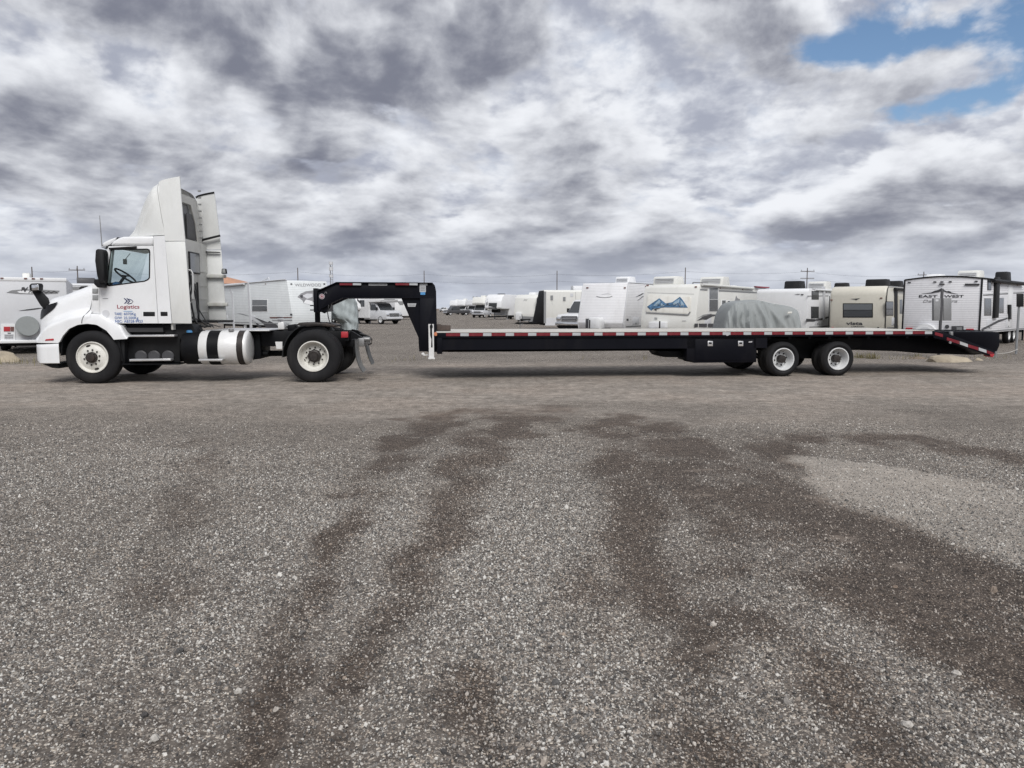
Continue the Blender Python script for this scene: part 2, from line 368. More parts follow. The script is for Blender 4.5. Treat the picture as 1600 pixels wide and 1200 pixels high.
def masks(X, Y):
    amp = .35 + .65 * smooth(4, 9, Y)
    wx = X + (fbm(X * 1.9 + 9, Y * 1.9, 5) - .5) * .8 * amp; wy = Y + (fbm(X * 1.9, Y * 1.9 + 31, 5) - .5) * .8 * amp
    dm = np.zeros(X.shape)
    def add(pts, w, amt, soft=.15):
        nonlocal dm
        dm = np.maximum(dm, amt * (1 - smooth(min(soft, .25), 1.55, band(wx, wy, pts, w))))
    add([(1010, 672), (1110, 735), (1290, 850), (1450, 950), (1720, 1110)], (.55, .75, .62, .55, .5), .95)
    add([(1215, 705), (1290, 770), (1420, 842), (1640, 965)], (.42, .34, .32, .34), 1.0)
    add([(1230, 685), (1420, 690), (1640, 725)], (.5, .5, .5), .7)
    add([(690, 645), (640, 690), (600, 730), (540, 770)], (.45, .32, .3, .2), .8)
    add([(600, 770), (520, 860), (450, 985), (405, 1100), (380, 1230)], (.12, .13, .14, .13, .12), .8)
    add([(800, 660), (740, 730), (690, 830), (620, 940), (560, 1030), (520, 1210)], (.6, .32, .18, .15, .12, .10), .75)
    add([(955, 650), (975, 760), (1000, 860), (1060, 1010), (1150, 1230)], (.5, .30, .24, .2, .18), .75)
    add([(905, 880), (925, 985)], (.16, .14), .6)
    add([(1130, 880), (1230, 1010), (1380, 1230)], (.36, .3, .26), .6)
    add([(745, 1060), (800, 1230)], (.14, .15), .85)
    add([(330, 690), (300, 800), (240, 960), (150, 1230)], (.25, .2, .16, .14), .38)
    add([(870, 640), (700, 648)], (.7, .5), .4); add([(1580, 835), (1640, 850)], (.35, .35), .85)
    pl = 1 - smooth(.3, 1.25, band(wx, wy, [(1275, 722), (1430, 768), (1690, 838)], (.48, .95, 1.05)))
    dm = dm * (1 - .9 * pl)
    dm = dm * (.50 + .9 * smooth(.30, .66, fbm(X * 3.1 + 5, Y * 2.1 + 1, 5)))
    spots = np.zeros(X.shape)
    for (px, py, w) in ((1105, 776, .10), (1170, 808, .13), (1150, 800, .12), (1402, 890, .11), (1295, 878, .10), (1322, 845, .09), (1100, 735, .09), (1015, 1175, .05), (1075, 1010, .05), (905, 965, .05)):
        c = ground_at(px, py); spots = np.maximum(spots, np.exp(-(((wx - c.x) / (w * 1.5)) ** 2 + ((wy - c.y) / w) ** 2)))
    spots = spots * smooth(.38, .55, fbm(X * 9, Y * 9, 3))
    wr = wy + (fbm(X * .5 + 3, Y * .7 + 60, 5) - .5) * 3.6
    rd = smooth(8.9, 12.6, wr) * (1 - smooth(18.6, 21.5, wy))
    stone = (1 - .80 * dm) * (1 - .75 * rd) * (1 - .6 * pl) * (.45 + .75 * smooth(.32, .62, fbm(X * .8 + 2, Y * .8, 4)))
    stone = np.maximum(stone, .55 * (1 - smooth(.5, 1.3, band(wx, wy, [(830, 700), (800, 860), (860, 1060), (880, 1240)], (.7, .5, .35, .3)))) + stone * .7)
    return np.clip(dm, 0, 1), np.clip(pl + .9 * spots, 0, 1), np.clip(rd, 0, 1), np.clip(stone, 0, 1.3)

def ground_material():
    m = bpy.data.materials.new('gravel_ground'); m.use_nodes = True
    N = NT(m.node_tree); b = N.n['Principled BSDF']
    tc = N.node('ShaderNodeTexCoord').outputs['Object']
    att = lambda a: N.node('ShaderNodeAttribute', attribute_name=a).outputs['Fac']
    damp, pale, road, stone = att('damp'), att('pale'), att('road'), att('stone')
    rag = N.math('MULTIPLY', N.math('SUBTRACT', N.noise(tc, 4.5, 7, .68), .5), 1.1)
    damp = N.math('MULTIPLY', N.mapr(N.math('ADD', damp, rag), .12, .78), N.mapr(damp, .02, .3))
    pale = N.math('MULTIPLY', N.mapr(N.math('ADD', pale, rag), .30, .58), N.mapr(pale, .05, .35))
    wv = N.node('ShaderNodeMapping', i_0=tc); wv.inputs['Scale'].default_value = (1, 1, .0)
    v = wv.outputs[0]
    def cells(scale, rnd=1.0):
        n = N.node('ShaderNodeTexVoronoi', i_Vector=v, i_Scale=scale, i_Randomness=rnd); n.distance = 'EUCLIDEAN'
        return n.outputs['Distance'], n.outputs['Color']
    dA, cA = cells(125.); dB, cB = cells(62.); dC, cC = cells(30.)
    big = N.noise(v, .35, 6, .6, .3); med = N.noise(v, 2.2, 6, .65, .2); fine = N.noise(v, 14., 5, .65)
    sA = N.node('ShaderNodeSeparateColor', i_0=cA).outputs; sB = N.node('ShaderNodeSeparateColor', i_0=cB).outputs; sC = N.node('ShaderNodeSeparateColor', i_0=cC).outputs
    soil = N.mix(N.mapr(fine, .3, .7), (.052, .047, .044), (.135, .125, .117))
    grit = N.ramp(sA[0], [(0, (.075, .070, .067)), (.4, (.18, .170, .162)), (.7, (.30, .287, .27)), (.9, (.42, .40, .37)), (1, (.56, .54, .50))])
    stn = N.ramp(sB[1], [(0, (.08, .077, .075)), (.4, (.19, .181, .173)), (.68, (.30, .288, .272)), (.88, (.41, .39, .36)), (1, (.54, .52, .48))])
    stc = N.ramp(sC[2], [(0, (.08, .075, .072)), (.6, (.17, .16, .155)), (1, (.33, .31, .29))])
    kA = N.math('MULTIPLY', N.math('LESS_THAN', dA, .52), N.math('GREATER_THAN', sA[2], .30))
    kB = N.math('MULTIPLY', N.math('LESS_THAN', dB, .50), N.math('GREATER_THAN', N.math('MULTIPLY', sB[2], stone), .33))
    kC = N.math('MULTIPLY', N.math('LESS_THAN', dC, .46), N.math('GREATER_THAN', N.math('MULTIPLY', sC[0], stone), .66))
    c = N.mix(N.math('MULTIPLY', kA, .85), soil, grit)
    c = N.mix(kB, c, stn); c = N.mix(kC, c, stc)
    flat = N.mix(N.mapr(med, .3, .7), (.26, .243, .228), (.345, .328, .310))
    flat = N.mix(N.mapr(big, .42, .62, 0, .5), flat, (.26, .225, .20))
    lane = N.node('ShaderNodeMapping', i_0=v); lane.inputs['Scale'].default_value = (.35, 3.2, 1); lane.inputs['Rotation'].default_value = (0, 0, R(-5))
    str_ = N.noise(lane.outputs[0], 1.6, 6, .62, .2); peb = N.noise(v, 7.5, 6, .72)
    flat = N.vmath('SCALE', flat, sc=N.math('MULTIPLY', N.mapr(str_, .3, .7, .80, 1.18, False), N.mapr(peb, .3, .7, .70, 1.28, False)))
    c = N.mix(N.math('MULTIPLY', road, .58), c, flat)
    c = N.mix(N.math('MULTIPLY', pale, .50), c, N.mix(fine, (.30, .29, .275), (.44, .425, .405)))
    c = N.mix(1.0, c, N.mix(damp, (1, 1, 1), (.56, .51, .48)), 'MULTIPLY')
    c = N.vmath('SCALE', c, sc=N.mapr(big, .28, .72, .80, 1.16, False))
    c = N.vmath('SCALE', c, sc=N.mapr(med, .28, .72, .86, 1.12, False))
    c = N.vmath('SCALE', c, sc=N.mapr(peb, .3, .7, .80, 1.20, False))
    c = N.mix(1.0, c, (1.25, 1.17, 1.075), 'MULTIPLY')
    N.put(b.inputs['Base Color'], c)
    N.put(b.inputs['Roughness'], N.mapr(damp, 0, 1, .92, .78, False)); b.inputs['Specular IOR Level'].default_value = .25
    hA = N.math('MULTIPLY', N.math('MULTIPLY', N.math('SUBTRACT', .55, dA), kA), .30)
    hB = N.math('MULTIPLY', N.math('SUBTRACT', .55, dB), kB)
    hC = N.math('MULTIPLY', N.math('MULTIPLY', N.math('SUBTRACT', .5, dC), kC), 1.6)
    hh = N.math('ADD', N.math('ADD', hA, hB), N.math('ADD', hC, N.math('MULTIPLY', fine, .9)))
    bp = N.node('ShaderNodeBump'); bp.inputs['Strength'].default_value = .9; bp.inputs['Distance'].default_value = .016
    N.put(bp.inputs['Height'], hh); N.l.new(bp.outputs[0], b.inputs['Normal'])
    return m
def axis(fine, lim, step, g):
    a = list(np.arange(fine[0], fine[1] + 1e-6, step)); s = step
    while a[-1] < lim[1]: s *= g; a.append(a[-1] + s)
    s = step
    while a[0] > lim[0]: s *= g; a.insert(0, a[0] - s)
    return np.array(a)
def sheet(name, xs, ys, mat, lift=0.0):
    X, Y = np.meshgrid(xs, ys)
    fade = 1 - smooth(60, 90, np.hypot(X, Y))
    Z = height(X, Y) * fade + lift
    h, w = X.shape
    co_ = np.stack([X, Y, Z], -1).reshape(-1, 3)
    idx = np.arange(h * w).reshape(h, w)
    q = np.stack([idx[:-1, :-1], idx[:-1, 1:], idx[1:, 1:], idx[1:, :-1]], -1).reshape(-1, 4)
    me = bpy.data.meshes.new(name); me.vertices.add(len(co_)); me.vertices.foreach_set('co', co_.ravel())
    me.loops.add(q.size); me.loops.foreach_set('vertex_index', q.ravel()); me.polygons.add(len(q))
    me.polygons.foreach_set('loop_start', np.arange(0, q.size, 4)); me.update(calc_edges=True)
    for nm, a in zip(('damp', 'pale', 'road', 'stone'), masks(X, Y)):
        at = me.attributes.new(nm, 'FLOAT', 'POINT'); at.data.foreach_set('value', a.ravel().astype(np.float32))
    me.polygons.foreach_set('use_smooth', [True] * len(q))
    me.materials.append(mat)
    o = bpy.data.objects.new(name, me); COL.objects.link(o); return o
gm = ground_material()
g = sheet('ground', axis((-9, 9), (-3500, 3500), .085, 1.09), axis((.6, 14), (-400, 5000), .085, 1.075), gm)
tag(g, kind='structure')

def stone_material():
    m = bpy.data.materials.new('loose_stone'); m.use_nodes = True
    N = NT(m.node_tree); b = N.n['Principled BSDF']
    a = N.node('ShaderNodeAttribute', attribute_name='tint'); a.attribute_type = 'INSTANCER'
    d = N.node('ShaderNodeAttribute', attribute_name='wet'); d.attribute_type = 'INSTANCER'
    c = N.ramp(a.outputs['Fac'], [(0, (.06, .058, .057)), (.20, (.12, .116, .112)), (.42, (.225, .212, .198)), (.62, (.34, .322, .296)), (.70, (.36, .30, .245)), (.76, (.46, .44, .405)), (1, (.66, .64, .595))])
    tc = N.node('ShaderNodeTexCoord').outputs['Object']
    c = N.vmath('SCALE', c, sc=N.mapr(N.noise(tc, 2.2, 4, .6), .3, .7, .78, 1.18, False))
    c = N.mix(1.0, c, N.mix(d.outputs['Fac'], (1, 1, 1), (.68, .63, .60)), 'MULTIPLY')
    N.put(b.inputs['Base Color'], c); b.inputs['Roughness'].default_value = .85; b.inputs['Specular IOR Level'].default_value = .3
    return m
def scatter(obj, layers):
    t = bpy.data.node_groups.new('gravel_scatter', 'GeometryNodeTree')
    t.interface.new_socket('Geometry', in_out='INPUT', socket_type='NodeSocketGeometry')
    t.interface.new_socket('Geometry', in_out='OUTPUT', socket_type='NodeSocketGeometry')
    G = NT(t); gi = G.node('NodeGroupInput'); go = G.node('NodeGroupOutput'); jn = G.node('GeometryNodeJoinGeometry')
    sm = stone_material()
    def named(a): n = G.node('GeometryNodeInputNamedAttribute', data_type='FLOAT'); n.inputs[0].default_value = a; return n.outputs[0]
    def rnd(lo, hi, seed, vec=False):
        n = G.node('FunctionNodeRandomValue', data_type='FLOAT_VECTOR' if vec else 'FLOAT')
        ins = [i for i in n.inputs if i.enabled]
        ins[0].default_value = lo; ins[1].default_value = hi
        n.inputs['Seed'].default_value = seed
        return [o for o in n.outputs if o.enabled][0]
    for k, (dens, lo, hi, attr, pw) in enumerate(layers):
        ico = G.node('GeometryNodeMeshIcoSphere', i_Radius=1.0, i_Subdivisions=2)
        sp = G.node('GeometryNodeSetPosition'); G.l.new(ico.outputs[0], sp.inputs[0])
        nz = G.node('ShaderNodeTexNoise'); nz.inputs['Scale'].default_value = 1.15 + .3 * k; nz.inputs['Detail'].default_value = 2
        v = G.vmath('SUBTRACT', nz.outputs['Color'], (.5, .5, .5)); v = G.vmath('SCALE', v, sc=1.5); G.l.new(v, sp.inputs['Offset'])
        ss = G.node('GeometryNodeSetShadeSmooth'); G.l.new(sp.outputs[0], ss.inputs[0]); ss.inputs['Shade Smooth'].default_value = False
        st = G.node('GeometryNodeSetMaterial'); G.l.new(ss.outputs[0], st.inputs[0]); st.inputs['Material'].default_value = sm
        d = G.node('GeometryNodeDistributePointsOnFaces'); G.l.new(gi.outputs[0], d.inputs['Mesh'])
        dn = G.math('MULTIPLY', named(attr), dens); G.put(d.inputs['Density'], dn); d.inputs['Seed'].default_value = 11 + k
        ip = G.node('GeometryNodeInstanceOnPoints'); G.l.new(d.outputs['Points'], ip.inputs['Points']); G.l.new(st.outputs[0], ip.inputs['Instance'])
        G.put(ip.inputs['Rotation'], rnd((0, 0, 0), (6.28, 6.28, 6.28), 31 + k, True))
        s0 = G.math('MULTIPLY_ADD', G.math('POWER', rnd(0., 1., 41 + k), pw), hi - lo, lo)
        sv = G.vmath('SCALE', rnd((.75, .55, .5), (1.35, 1.1, .85), 51 + k, True), sc=s0); G.put(ip.inputs['Scale'], sv)
        s1 = G.node('GeometryNodeStoreNamedAttribute', data_type='FLOAT', domain='INSTANCE'); G.l.new(ip.outputs[0], s1.inputs[0]); s1.inputs['Name'].default_value = 'tint'
        G.put([i for i in s1.inputs if i.name == 'Value' and i.enabled][0], rnd(0., 1., 61 + k))
        G.l.new(s1.outputs[0], jn.inputs[0])
    G.l.new(jn.outputs[0], go.inputs[0])
    md = obj.modifiers.new('scatter', 'NODES'); md.node_group = t
def gravel_patch(name, x0, x1, y0, y1, step, layers, fan=1.0):
    o = sheet(name, np.arange(x0, x1 + 1e-6, step), np.arange(y0, y1 + 1e-6, step), gm, .001)
    me = o.data
    n = len(me.vertices); c = np.empty(n * 3, np.float32); me.vertices.foreach_get('co', c); c = c.reshape(-1, 3)
    s = np.empty(n, np.float32); me.attributes['stone'].data.foreach_get('value', s)
    w = np.empty(n, np.float32); me.attributes['damp'].data.foreach_get('value', w)
    fanw = (np.abs(c[:, 0]) < .80 * c[:, 1] + 1.3).astype(np.float32)          # only where a camera near the photographer's place looks
    far = np.clip((10.0 - c[:, 1]) / 5.5, 0.0, 1)
    mid = np.clip((8.0 - c[:, 1]) / 4.5, 0.0, 1)
    for nm, val in (('d_mid', s * fanw * far), ('d_fine', (s * .6 + .3) * fanw * mid), ('d_big', (.4 + .6 * s) * fanw * np.clip((7.5 - c[:, 1]) / 3.0, 0, 1)), ('wet', w)):
        if nm not in me.attributes: me.attributes.new(nm, 'FLOAT', 'POINT')
        me.attributes[nm].data.foreach_set('value', np.ascontiguousarray(val, np.float32))
    scatter(o, layers)
    return o
gr = gravel_patch('gravel', -9.5, 9.5, 1.2, 12.0, .1,
                  [(7000, .0026, .0056, 'd_fine', 1.2), (1500, .0045, .0092, 'd_mid', 2.2), (7, .012, .026, 'd_big', 3.0)])
tag(gr, 'loose grey and white crushed stone strewn over the yard floor', 'gravel', kind='stuff')

# ------------------------------------------------------------------ truck and trailer
def heading(deg, px, py):                          # a flank at this heading whose tyre stands at that photo point
    global YAW, ORG, UD, VD
    YAW = R(deg); P = ground_at(px, py); ORG = Vector((0, P.y - math.tan(YAW) * P.x, 0))
    UD = Vector((math.cos(YAW), math.sin(YAW), 0)); VD = Vector((-math.sin(YAW), math.cos(YAW), 0))
heading(3.6, 489, 598)
def S(px, py, v=0.0):                              # photo point -> (along, up) on the vertical plane v metres inside the near flank
    r = ray(px, py); t = ((ORG - EYE).dot(VD) + v) / r.dot(VD); P = EYE + r * t - ORG
    return (P.dot(UD), P.z)
def SU(px, py, u):                                 # photo point -> (across, up) on the cross plane at u
    r = ray(px, py); t = ((ORG - EYE).dot(UD) + u) / r.dot(UD); P = EYE + r * t - ORG
    return (P.dot(VD), P.z)
def SL(pts, v=0.0): return [S(x, y, v) for x, y in pts]
WID = 2.46                                         # overall width; the far side mirrors the near one
def mirror(m):
    q = MB(); q.v = [(x, WID - y, z) for x, y, z in m.v]; q.f = [tuple(reversed(f)) for f in m.f]; return q

def tyre_mesh(rad, rr, w):
    e = rad - rr
    prof = [(.030, rr), (.012, rr + .14 * e), (-.004, rr + .42 * e), (.0, rr + .62 * e), (.016, rad - .07 * rad), (.03, rad - .018), (.045, rad - .004)]
    n = 5; a, b = .045, w - .045
    for k in range(n):
        y0 = a + (b - a) * k / n; y1 = a + (b - a) * (k + 1) / n
        prof += [(y0 + .006, rad), (y1 - .007, rad), (y1 - .005, rad - .012), (y1 + .004, rad - .012)] if k < n - 1 else [(y0 + .006, rad), (y1, rad - .003)]
    prof += [(w - y, r) for y, r in reversed(prof[:6])]
    return MB().lathe(prof, axis='y', n=56, closed=True)
def ring_of(m, cnt, rad, fn, off=0.0):
    for k in range(cnt):
        t = off + 2 * math.pi * k / cnt; fn(m, rad * math.cos(t), rad * math.sin(t))
def wheel(parent, x, y, z, rad, rr, w, style, far=False):
    """wheel whose outer face looks along -y; style: steer / drive / trailer / inner"""
    root = empty('wheel', (x, y, z), 0, parent)
    if far: root.rotation_euler = (0, 0, math.pi)
    tyre_mesh(rad, rr, w).build('tyre', 'rubber', root, smooth=28)
    dish = {'steer': .045, 'drive': .165, 'trailer': .17, 'inner': .05}[style]
    mat = 'rim2' if style == 'trailer' else 'rim'
    rm = MB()
    hr = .46 * rr if style != 'trailer' else .44 * rr
    if style == 'steer':
        rm.lathe([(.03, rr + .004), (.008, rr + .002), (.006, rr - .012), (.030, rr - .02), (.040, rr - .05), (.020, rr * .66), (.012, rr * .60), (.012, .02)], n=56)
    else:
        rm.lathe([(.03, rr + .004), (.006, rr + .002), (.004, rr - .014), (.02, rr - .022), (.04, rr - .03), (dish - .03, rr - .045), (dish, rr - .075), (dish + .015, rr * .70), (dish - .004, rr * .62), (dish - .004, .02)], n=56)
    rim = rm.build('rim', mat, root, smooth=40)
    if style == 'inner': return root
    yb = .012 if style == 'steer' else dish - .004
    h = MB()
    if style == 'steer':
        h.lathe([(yb, .105), (yb - .05, .10), (yb - .055, .082), (yb - .085, .075), (yb - .092, .0)], n=32)
        ring_of(h, 8, .088, lambda m, a, b: m.lathe([(yb - .05, .011), (yb - .066, .011), (yb - .066, 0)], (a, 0, b), n=8))
    elif style == 'drive':
        h.lathe([(yb, .125), (yb - .055, .12), (yb - .065, .11), (yb - .07, .088), (yb - .11, .07), (yb - .112, 0)], n=32)
        ring_of(h, 8, .125, lambda m, a, b: m.lathe([(yb, .014), (yb - .06, .014), (yb - .06, 0)], (a, 0, b), n=8))
    else:
        h.lathe([(yb, .085), (yb - .11, .080), (yb - .12, .07), (yb - .125, 0)], n=28)
    h.build('hub', 'hub', root, smooth=40)
    nt = MB(); nr = {'steer': .143, 'drive': .165, 'trailer': .130}[style]
    ring_of(nt, 10 if style != 'trailer' else 8, nr, lambda m, a, b: m.lathe([(yb + .002, .016), (yb - .022, .015), (yb - .03, .009), (yb - .03, 0)], (a, 0, b), n=8), .2)
    nt.build('lug_nuts', 'hub', root)['kind'] = 'stuff'
    hl = MB()
    cnt = 2 if style != 'trailer' else 4
    for k in range(cnt):
        t = {'steer': 1.87, 'drive': 3.55, 'trailer': .3}[style] + 2 * math.pi * k / cnt
        r0 = rr * .77 if style == 'steer' else rr * .75
        c = (r0 * math.cos(t), r0 * math.sin(t)); tx, tz = -math.sin(t), math.cos(t); nx, nz = math.cos(t), math.sin(t)
        pts = [(c[0] + tx * .042 * math.cos(q) + nx * .017 * math.sin(q), c[1] + tx * .042 * math.cos(q) + 0 * q + (tz - tx) * .042 * math.cos(q) + nz * .017 * math.sin(q)) for q in [2 * math.pi * j / 12 for j in range(12)]]
        yy = (.024 if style == 'steer' else dish + .008)
        hl.prism(pts, yy - .006, yy + .02)
    hl.build('hand_holes', 'hub', root)['kind'] = 'stuff'
    return root

T = empty('semi_truck', ORG, YAW)
tag(T, 'white day cab road tractor with tall roof fairing, coupled to the black trailer', 'truck')
PV = .12                                           # the cab wall stands this far inside the tyre faces

# ---- hood
zt_px = [(56.5, 494), (58, 487), (62, 475.5), (68, 468.5), (76, 464.5), (92, 461), (115, 452), (130, 446.3), (143.5, 441.5)]
zt = [S(x, y, .40 if x < 70 else .32) for x, y in zt_px]
zb = SL([(56, 536), (92, 536), (97, 525.5), (107.5, 513.5), (121, 507.5), (136, 505.7), (151, 507.5), (166, 516.5), (175, 527), (177.5, 530.8), (199.5, 529.5)], .03)
zc = SL([(56, 533), (59, 528), (66, 518), (76, 511), (90, 505), (107, 498.5), (134, 494), (145, 493)], .05)
u_f = S(57.2, 515, .37)[0]; u_h = S(142, 470, .1)[0]
def hood_v(u, z):
    c = interp(u, zc)
    v = .04 + .20 * sst(c - .01, c + .17, z) + .05 * sst(c + .1, c + .7, z)
    q = min(1, max(0, 1 - (u - u_f) / .42)); v += .34 * (1 - math.sqrt(max(0, 1 - q * q * .98)))
    return v
rows = []
for k in range(41):
    t = k / 40; u = u_f + (u_h - u_f) * (t ** 1.35)
    b, top = interp(u, zb), interp(u, zt); row = []
    rr = min(.26, (top - b) * .5); zs = top - rr
    row.append((u, hood_v(u, b) + .06, b + .004))
    for j in range(22):
        z = b + (zs - b) * (j / 21); row.append((u, hood_v(u, z), z))
    vs = hood_v(u, zs)
    for j in range(1, 9):
        a = j / 8 * math.pi / 2; row.append((u, vs + (1 - math.cos(a)) * .34, zs + rr * math.sin(a)))
    v1 = row[-1][1]
    for j in range(1, 6): row.append((u, v1 + (WID / 2 - v1) * j / 5, top + .03 * math.sin(j / 5 * math.pi / 2)))
    row += [(p[0], WID - p[1], p[2]) for p in reversed(row[:-1])]
    rows.append(row)
hood = MB().grid(rows); hood.f.append(tuple(range(len(rows[0]))))
hood.build('hood', 'truck_white', T, smooth=50)
gz0, gz1 = interp(u_f, zb) + .06, interp(u_f, zt) - .05
MB().box(u_f - .03, u_f + .01, .75, WID - .75, gz0, gz1).build('grille', 'plastic', T, .02)
for k in range(6):
    z = gz0 + (gz1 - gz0) * (k + .5) / 6; MB().box(u_f - .045, u_f - .03, .78, WID - .78, z - .015, z + .015).build('grille_bar', 'chrome', T)
# ---- fender behind the hood seam, and the cowl
fr = []
ft = SL([(134.2, 499), (136, 494), (140, 490.5), (156, 491.5), (179.5, 506), (188, 509.5), (195, 521), (199.5, 527.5)], .06)
for k in range(25):
    u = ft[0][0] + .006 + (ft[-1][0] - ft[0][0] - .006) * k / 24; b, t_ = interp(u, zb), interp(u, ft)
    fr.append([(u, .10, b + .003)] + [(u, .035 + .03 * ((j / 8) ** 3), b + (t_ - b) * j / 8) for j in range(9)] + [(u, .09, t_ + .008), (u, .34, t_ + .012)])
mf = MB().grid(fr); mf.build('rear_fender', 'truck_white', T, smooth=50); mirror(mf).build('rear_fender', 'truck_white', T, smooth=50)
cow = SL([(143.2, 443), (154.6, 446), (156, 490.7), (141.2, 489.5)], PV)
MB().prism(cow, PV + .01, WID - PV - .01).build('cowl', 'truck_white', T, .02)
for q in ([(144.2, 451), (152.8, 451), (152.8, 458.3), (144.2, 458.3)], [(144.5, 461), (153.2, 461), (153.2, 468.5), (144.5, 468.5)]):
    MB().prism(SL(q, PV), PV - .004, PV + .02).build('cowl_vent', 'grey', T, .004)
# dark wheel housings
arch = SL([(97, 527), (108, 515), (121, 509), (136, 507), (151, 509), (166, 518), (176, 530)], .1)
for y0, y1 in ((.12, .72), (WID - .72, WID - .12)):
    inner = [(u, z + .06) for u, z in reversed(arch)]
    MB().prism([(arch[0][0] - .03, arch[0][1] - .35)] + [(u, z) for u, z in arch] + [(arch[-1][0] + .12, arch[-1][1] - .42), (arch[-1][0] + .16, arch[-1][1] - .42)] + [(inner[0][0] + .1, inner[0][1])] + inner[1:-1] + [(inner[-1][0] - .05, inner[-1][1]), (arch[0][0] - .06, arch[0][1] - .35)], y0, y1).build('wheel_housing', 'plastic', T)
MB().box(S(92, 540, .7)[0], S(196, 540, .7)[0], .72, WID - .72, .55, 1.30).build('engine_bay', 'plastic', T)
# ---- bumper
bp_ = [S(55.6, 538, .40), S(91.6, 536.6, .03), S(89.6, 568.8, .03), S(66, 568, .2), S(60, 563, .34), S(56.5, 556, .38)]
rows = []
for t in [k / 10 for k in range(11)]:
    u0, u1 = bp_[0][0], bp_[1][0]; u = u0 + (u1 - u0) * t
    zlo = interp(u, [(bp_[0][0], bp_[5][1]), (bp_[4][0], bp_[4][1]), (bp_[3][0], bp_[3][1]), (bp_[1][0], bp_[2][1])])
    zhi = bp_[0][1] + (bp_[1][1] - bp_[0][1]) * t
    vin = .025 + .42 * max(0, 1 - t / .62) ** 2.2
    r_ = [(u, vin + .08, zhi - .001), (u, vin + .01, zhi - .006)] + [(u, vin, zhi - .02 + (zlo - zhi + .04) * j / 6) for j in range(7)] + [(u, vin + .03, zlo + .005), (u, vin + .10, zlo)]
    rows.append(r_)
mb_ = MB().grid(rows)
front = [(p[0] - .001, p[1], p[2]) for p in rows[0]]
mb_.grid([front, [(p[0] - .06, WID / 2, p[2]) for p in rows[0]]])
mb_.build('bumper', 'truck_white', T, smooth=45); mirror(mb_).build('bumper', 'truck_white', T, smooth=45)
va = SL([(64, 568.6), (90.5, 569), (91.8, 576), (80, 575)], .1); MB().prism(va, .12, WID - .12).build('bumper_valance', 'plastic', T, .015)
mk = SL([(69.5, 532.5), (71, 530), (83, 529), (84, 530.5), (83, 532)], .03)
MB().loops([(u, hood_v(u, z) - .012, z) for u, z in mk], [(u, hood_v(u, z) + .02, z) for u, z in mk]).build('side_marker', 'lamp_red', T, .004)
# ---- headlights follow the hood skin
hu = [(61, 499.5), (61.8, 490), (64, 484.5), (68, 480), (78, 475.5), (91, 471.5)]
hl_ = [(61, 499.5), (66, 497), (73, 491.5), (80, 486.5), (86, 481), (91, 471.5)]
for flip in (0, 1):
    rows = []
    for k in range(13):
        t = k / 12 * 5; i = min(4, int(t)); f_ = t - i
        a = [hu[i][c] + (hu[i + 1][c] - hu[i][c]) * f_ for c in (0, 1)]; b = [hl_[i][c] + (hl_[i + 1][c] - hl_[i][c]) * f_ for c in (0, 1)]
        r_ = []
        for j in range(6):
            x, y = a[0] + (b[0] - a[0]) * j / 5, a[1] + (b[1] - a[1]) * j / 5
            u, z = S(x, y, .3); u, z = S(x, y, hood_v(u, z)); r_.append((u, hood_v(u, z) - .014, z))
        rows.append(r_)
    m = MB().grid(rows); (mirror(m) if flip else m).build('headlight', 'lens', T, smooth=60)
# ---- hood mirrors
arm = SL([(50.5, 455.5), (62.5, 453.5), (74.5, 466), (77, 474), (69, 483), (63.5, 477)], .32); hd = SL([(47.6, 446), (50, 443), (62.5, 442.5), (64.2, 446), (63.4, 454.8), (51, 456), (48.2, 453)], .26)
gl = SL([(51.5, 445), (62, 444.6), (63, 447), (62.4, 453.4), (52, 454)], .25)
for f in (lambda m: m, mirror):
    f(MB().prism(arm, .30, .36)).build('hood_mirror_arm', 'plastic', T, .012)
    hm = f(MB().prism(hd, .20, .36)).build('hood_mirror', 'plastic', T, .025)
    f(MB().prism(gl, .193, .21)).build('mirror_glass', 'chrome', hm, .008)
# ---- cab shell
door = [(155.2, 447.5), (161, 443.5), (166.5, 392), (170, 384.5), (239.3, 383.8), (246.8, 505.2), (180, 505.2), (156.6, 490.7)]
winp = [(173.5, 389.6), (177, 388.8), (230.5, 388.4), (234, 390), (235, 394), (234.5, 434), (232, 437.5), (226, 440.2), (171, 447.4), (166, 445.8), (165.2, 442)]
def both(fn, name, mat, bev=.0, **kw):
    a = fn(MB()).build(name, mat, T, bev, **kw); b = mirror(fn(MB())).build(name, mat, T, bev, **kw); return a, b
D = both(lambda m: m.prism(SL(door, PV), PV, PV + .035, [SL(winp, PV)]), 'door', 'truck_white')
for d, side in zip(D, (0, 1)):
    w_in = [(172.6, 392), (176, 390.5), (229.5, 390), (232, 391.2), (233, 395), (232.5, 433.5), (230.5, 436), (225.5, 438.4), (171.5, 445.5), (168, 444.4), (167.4, 441)]
    m = MB().prism(SL(winp, PV), PV - .004, PV + .05, [SL(w_in, PV)]); (mirror(m) if side else m).build('window_frame', 'plastic', d)
    m = MB().prism(SL(winp, PV), PV + .012, PV + .018); (mirror(m) if side else m).build('window_pane', 'glass', d)
    hn = SL([(223.5, 487), (242.2, 487), (242.4, 494.4), (223.7, 494.4)], PV)
    m = MB().prism(hn, PV - .006, PV + .02); (mirror(m) if side else m).build('door_handle', 'plastic', d, .012)
both(lambda m: m.prism(SL([(239.9, 383.8), (240.4, 369), (257.3, 368.2), (268.2, 505.2), (247.5, 505.2)], PV), PV, PV + .035), 'cab_pillar', 'truck_white')
both(lambda m: m.prism(SL([(250.6, 487), (261.8, 487), (262.2, 494), (250.9, 494)], PV), PV - .006, PV + .02), 'storage_latch', 'plastic', .01)
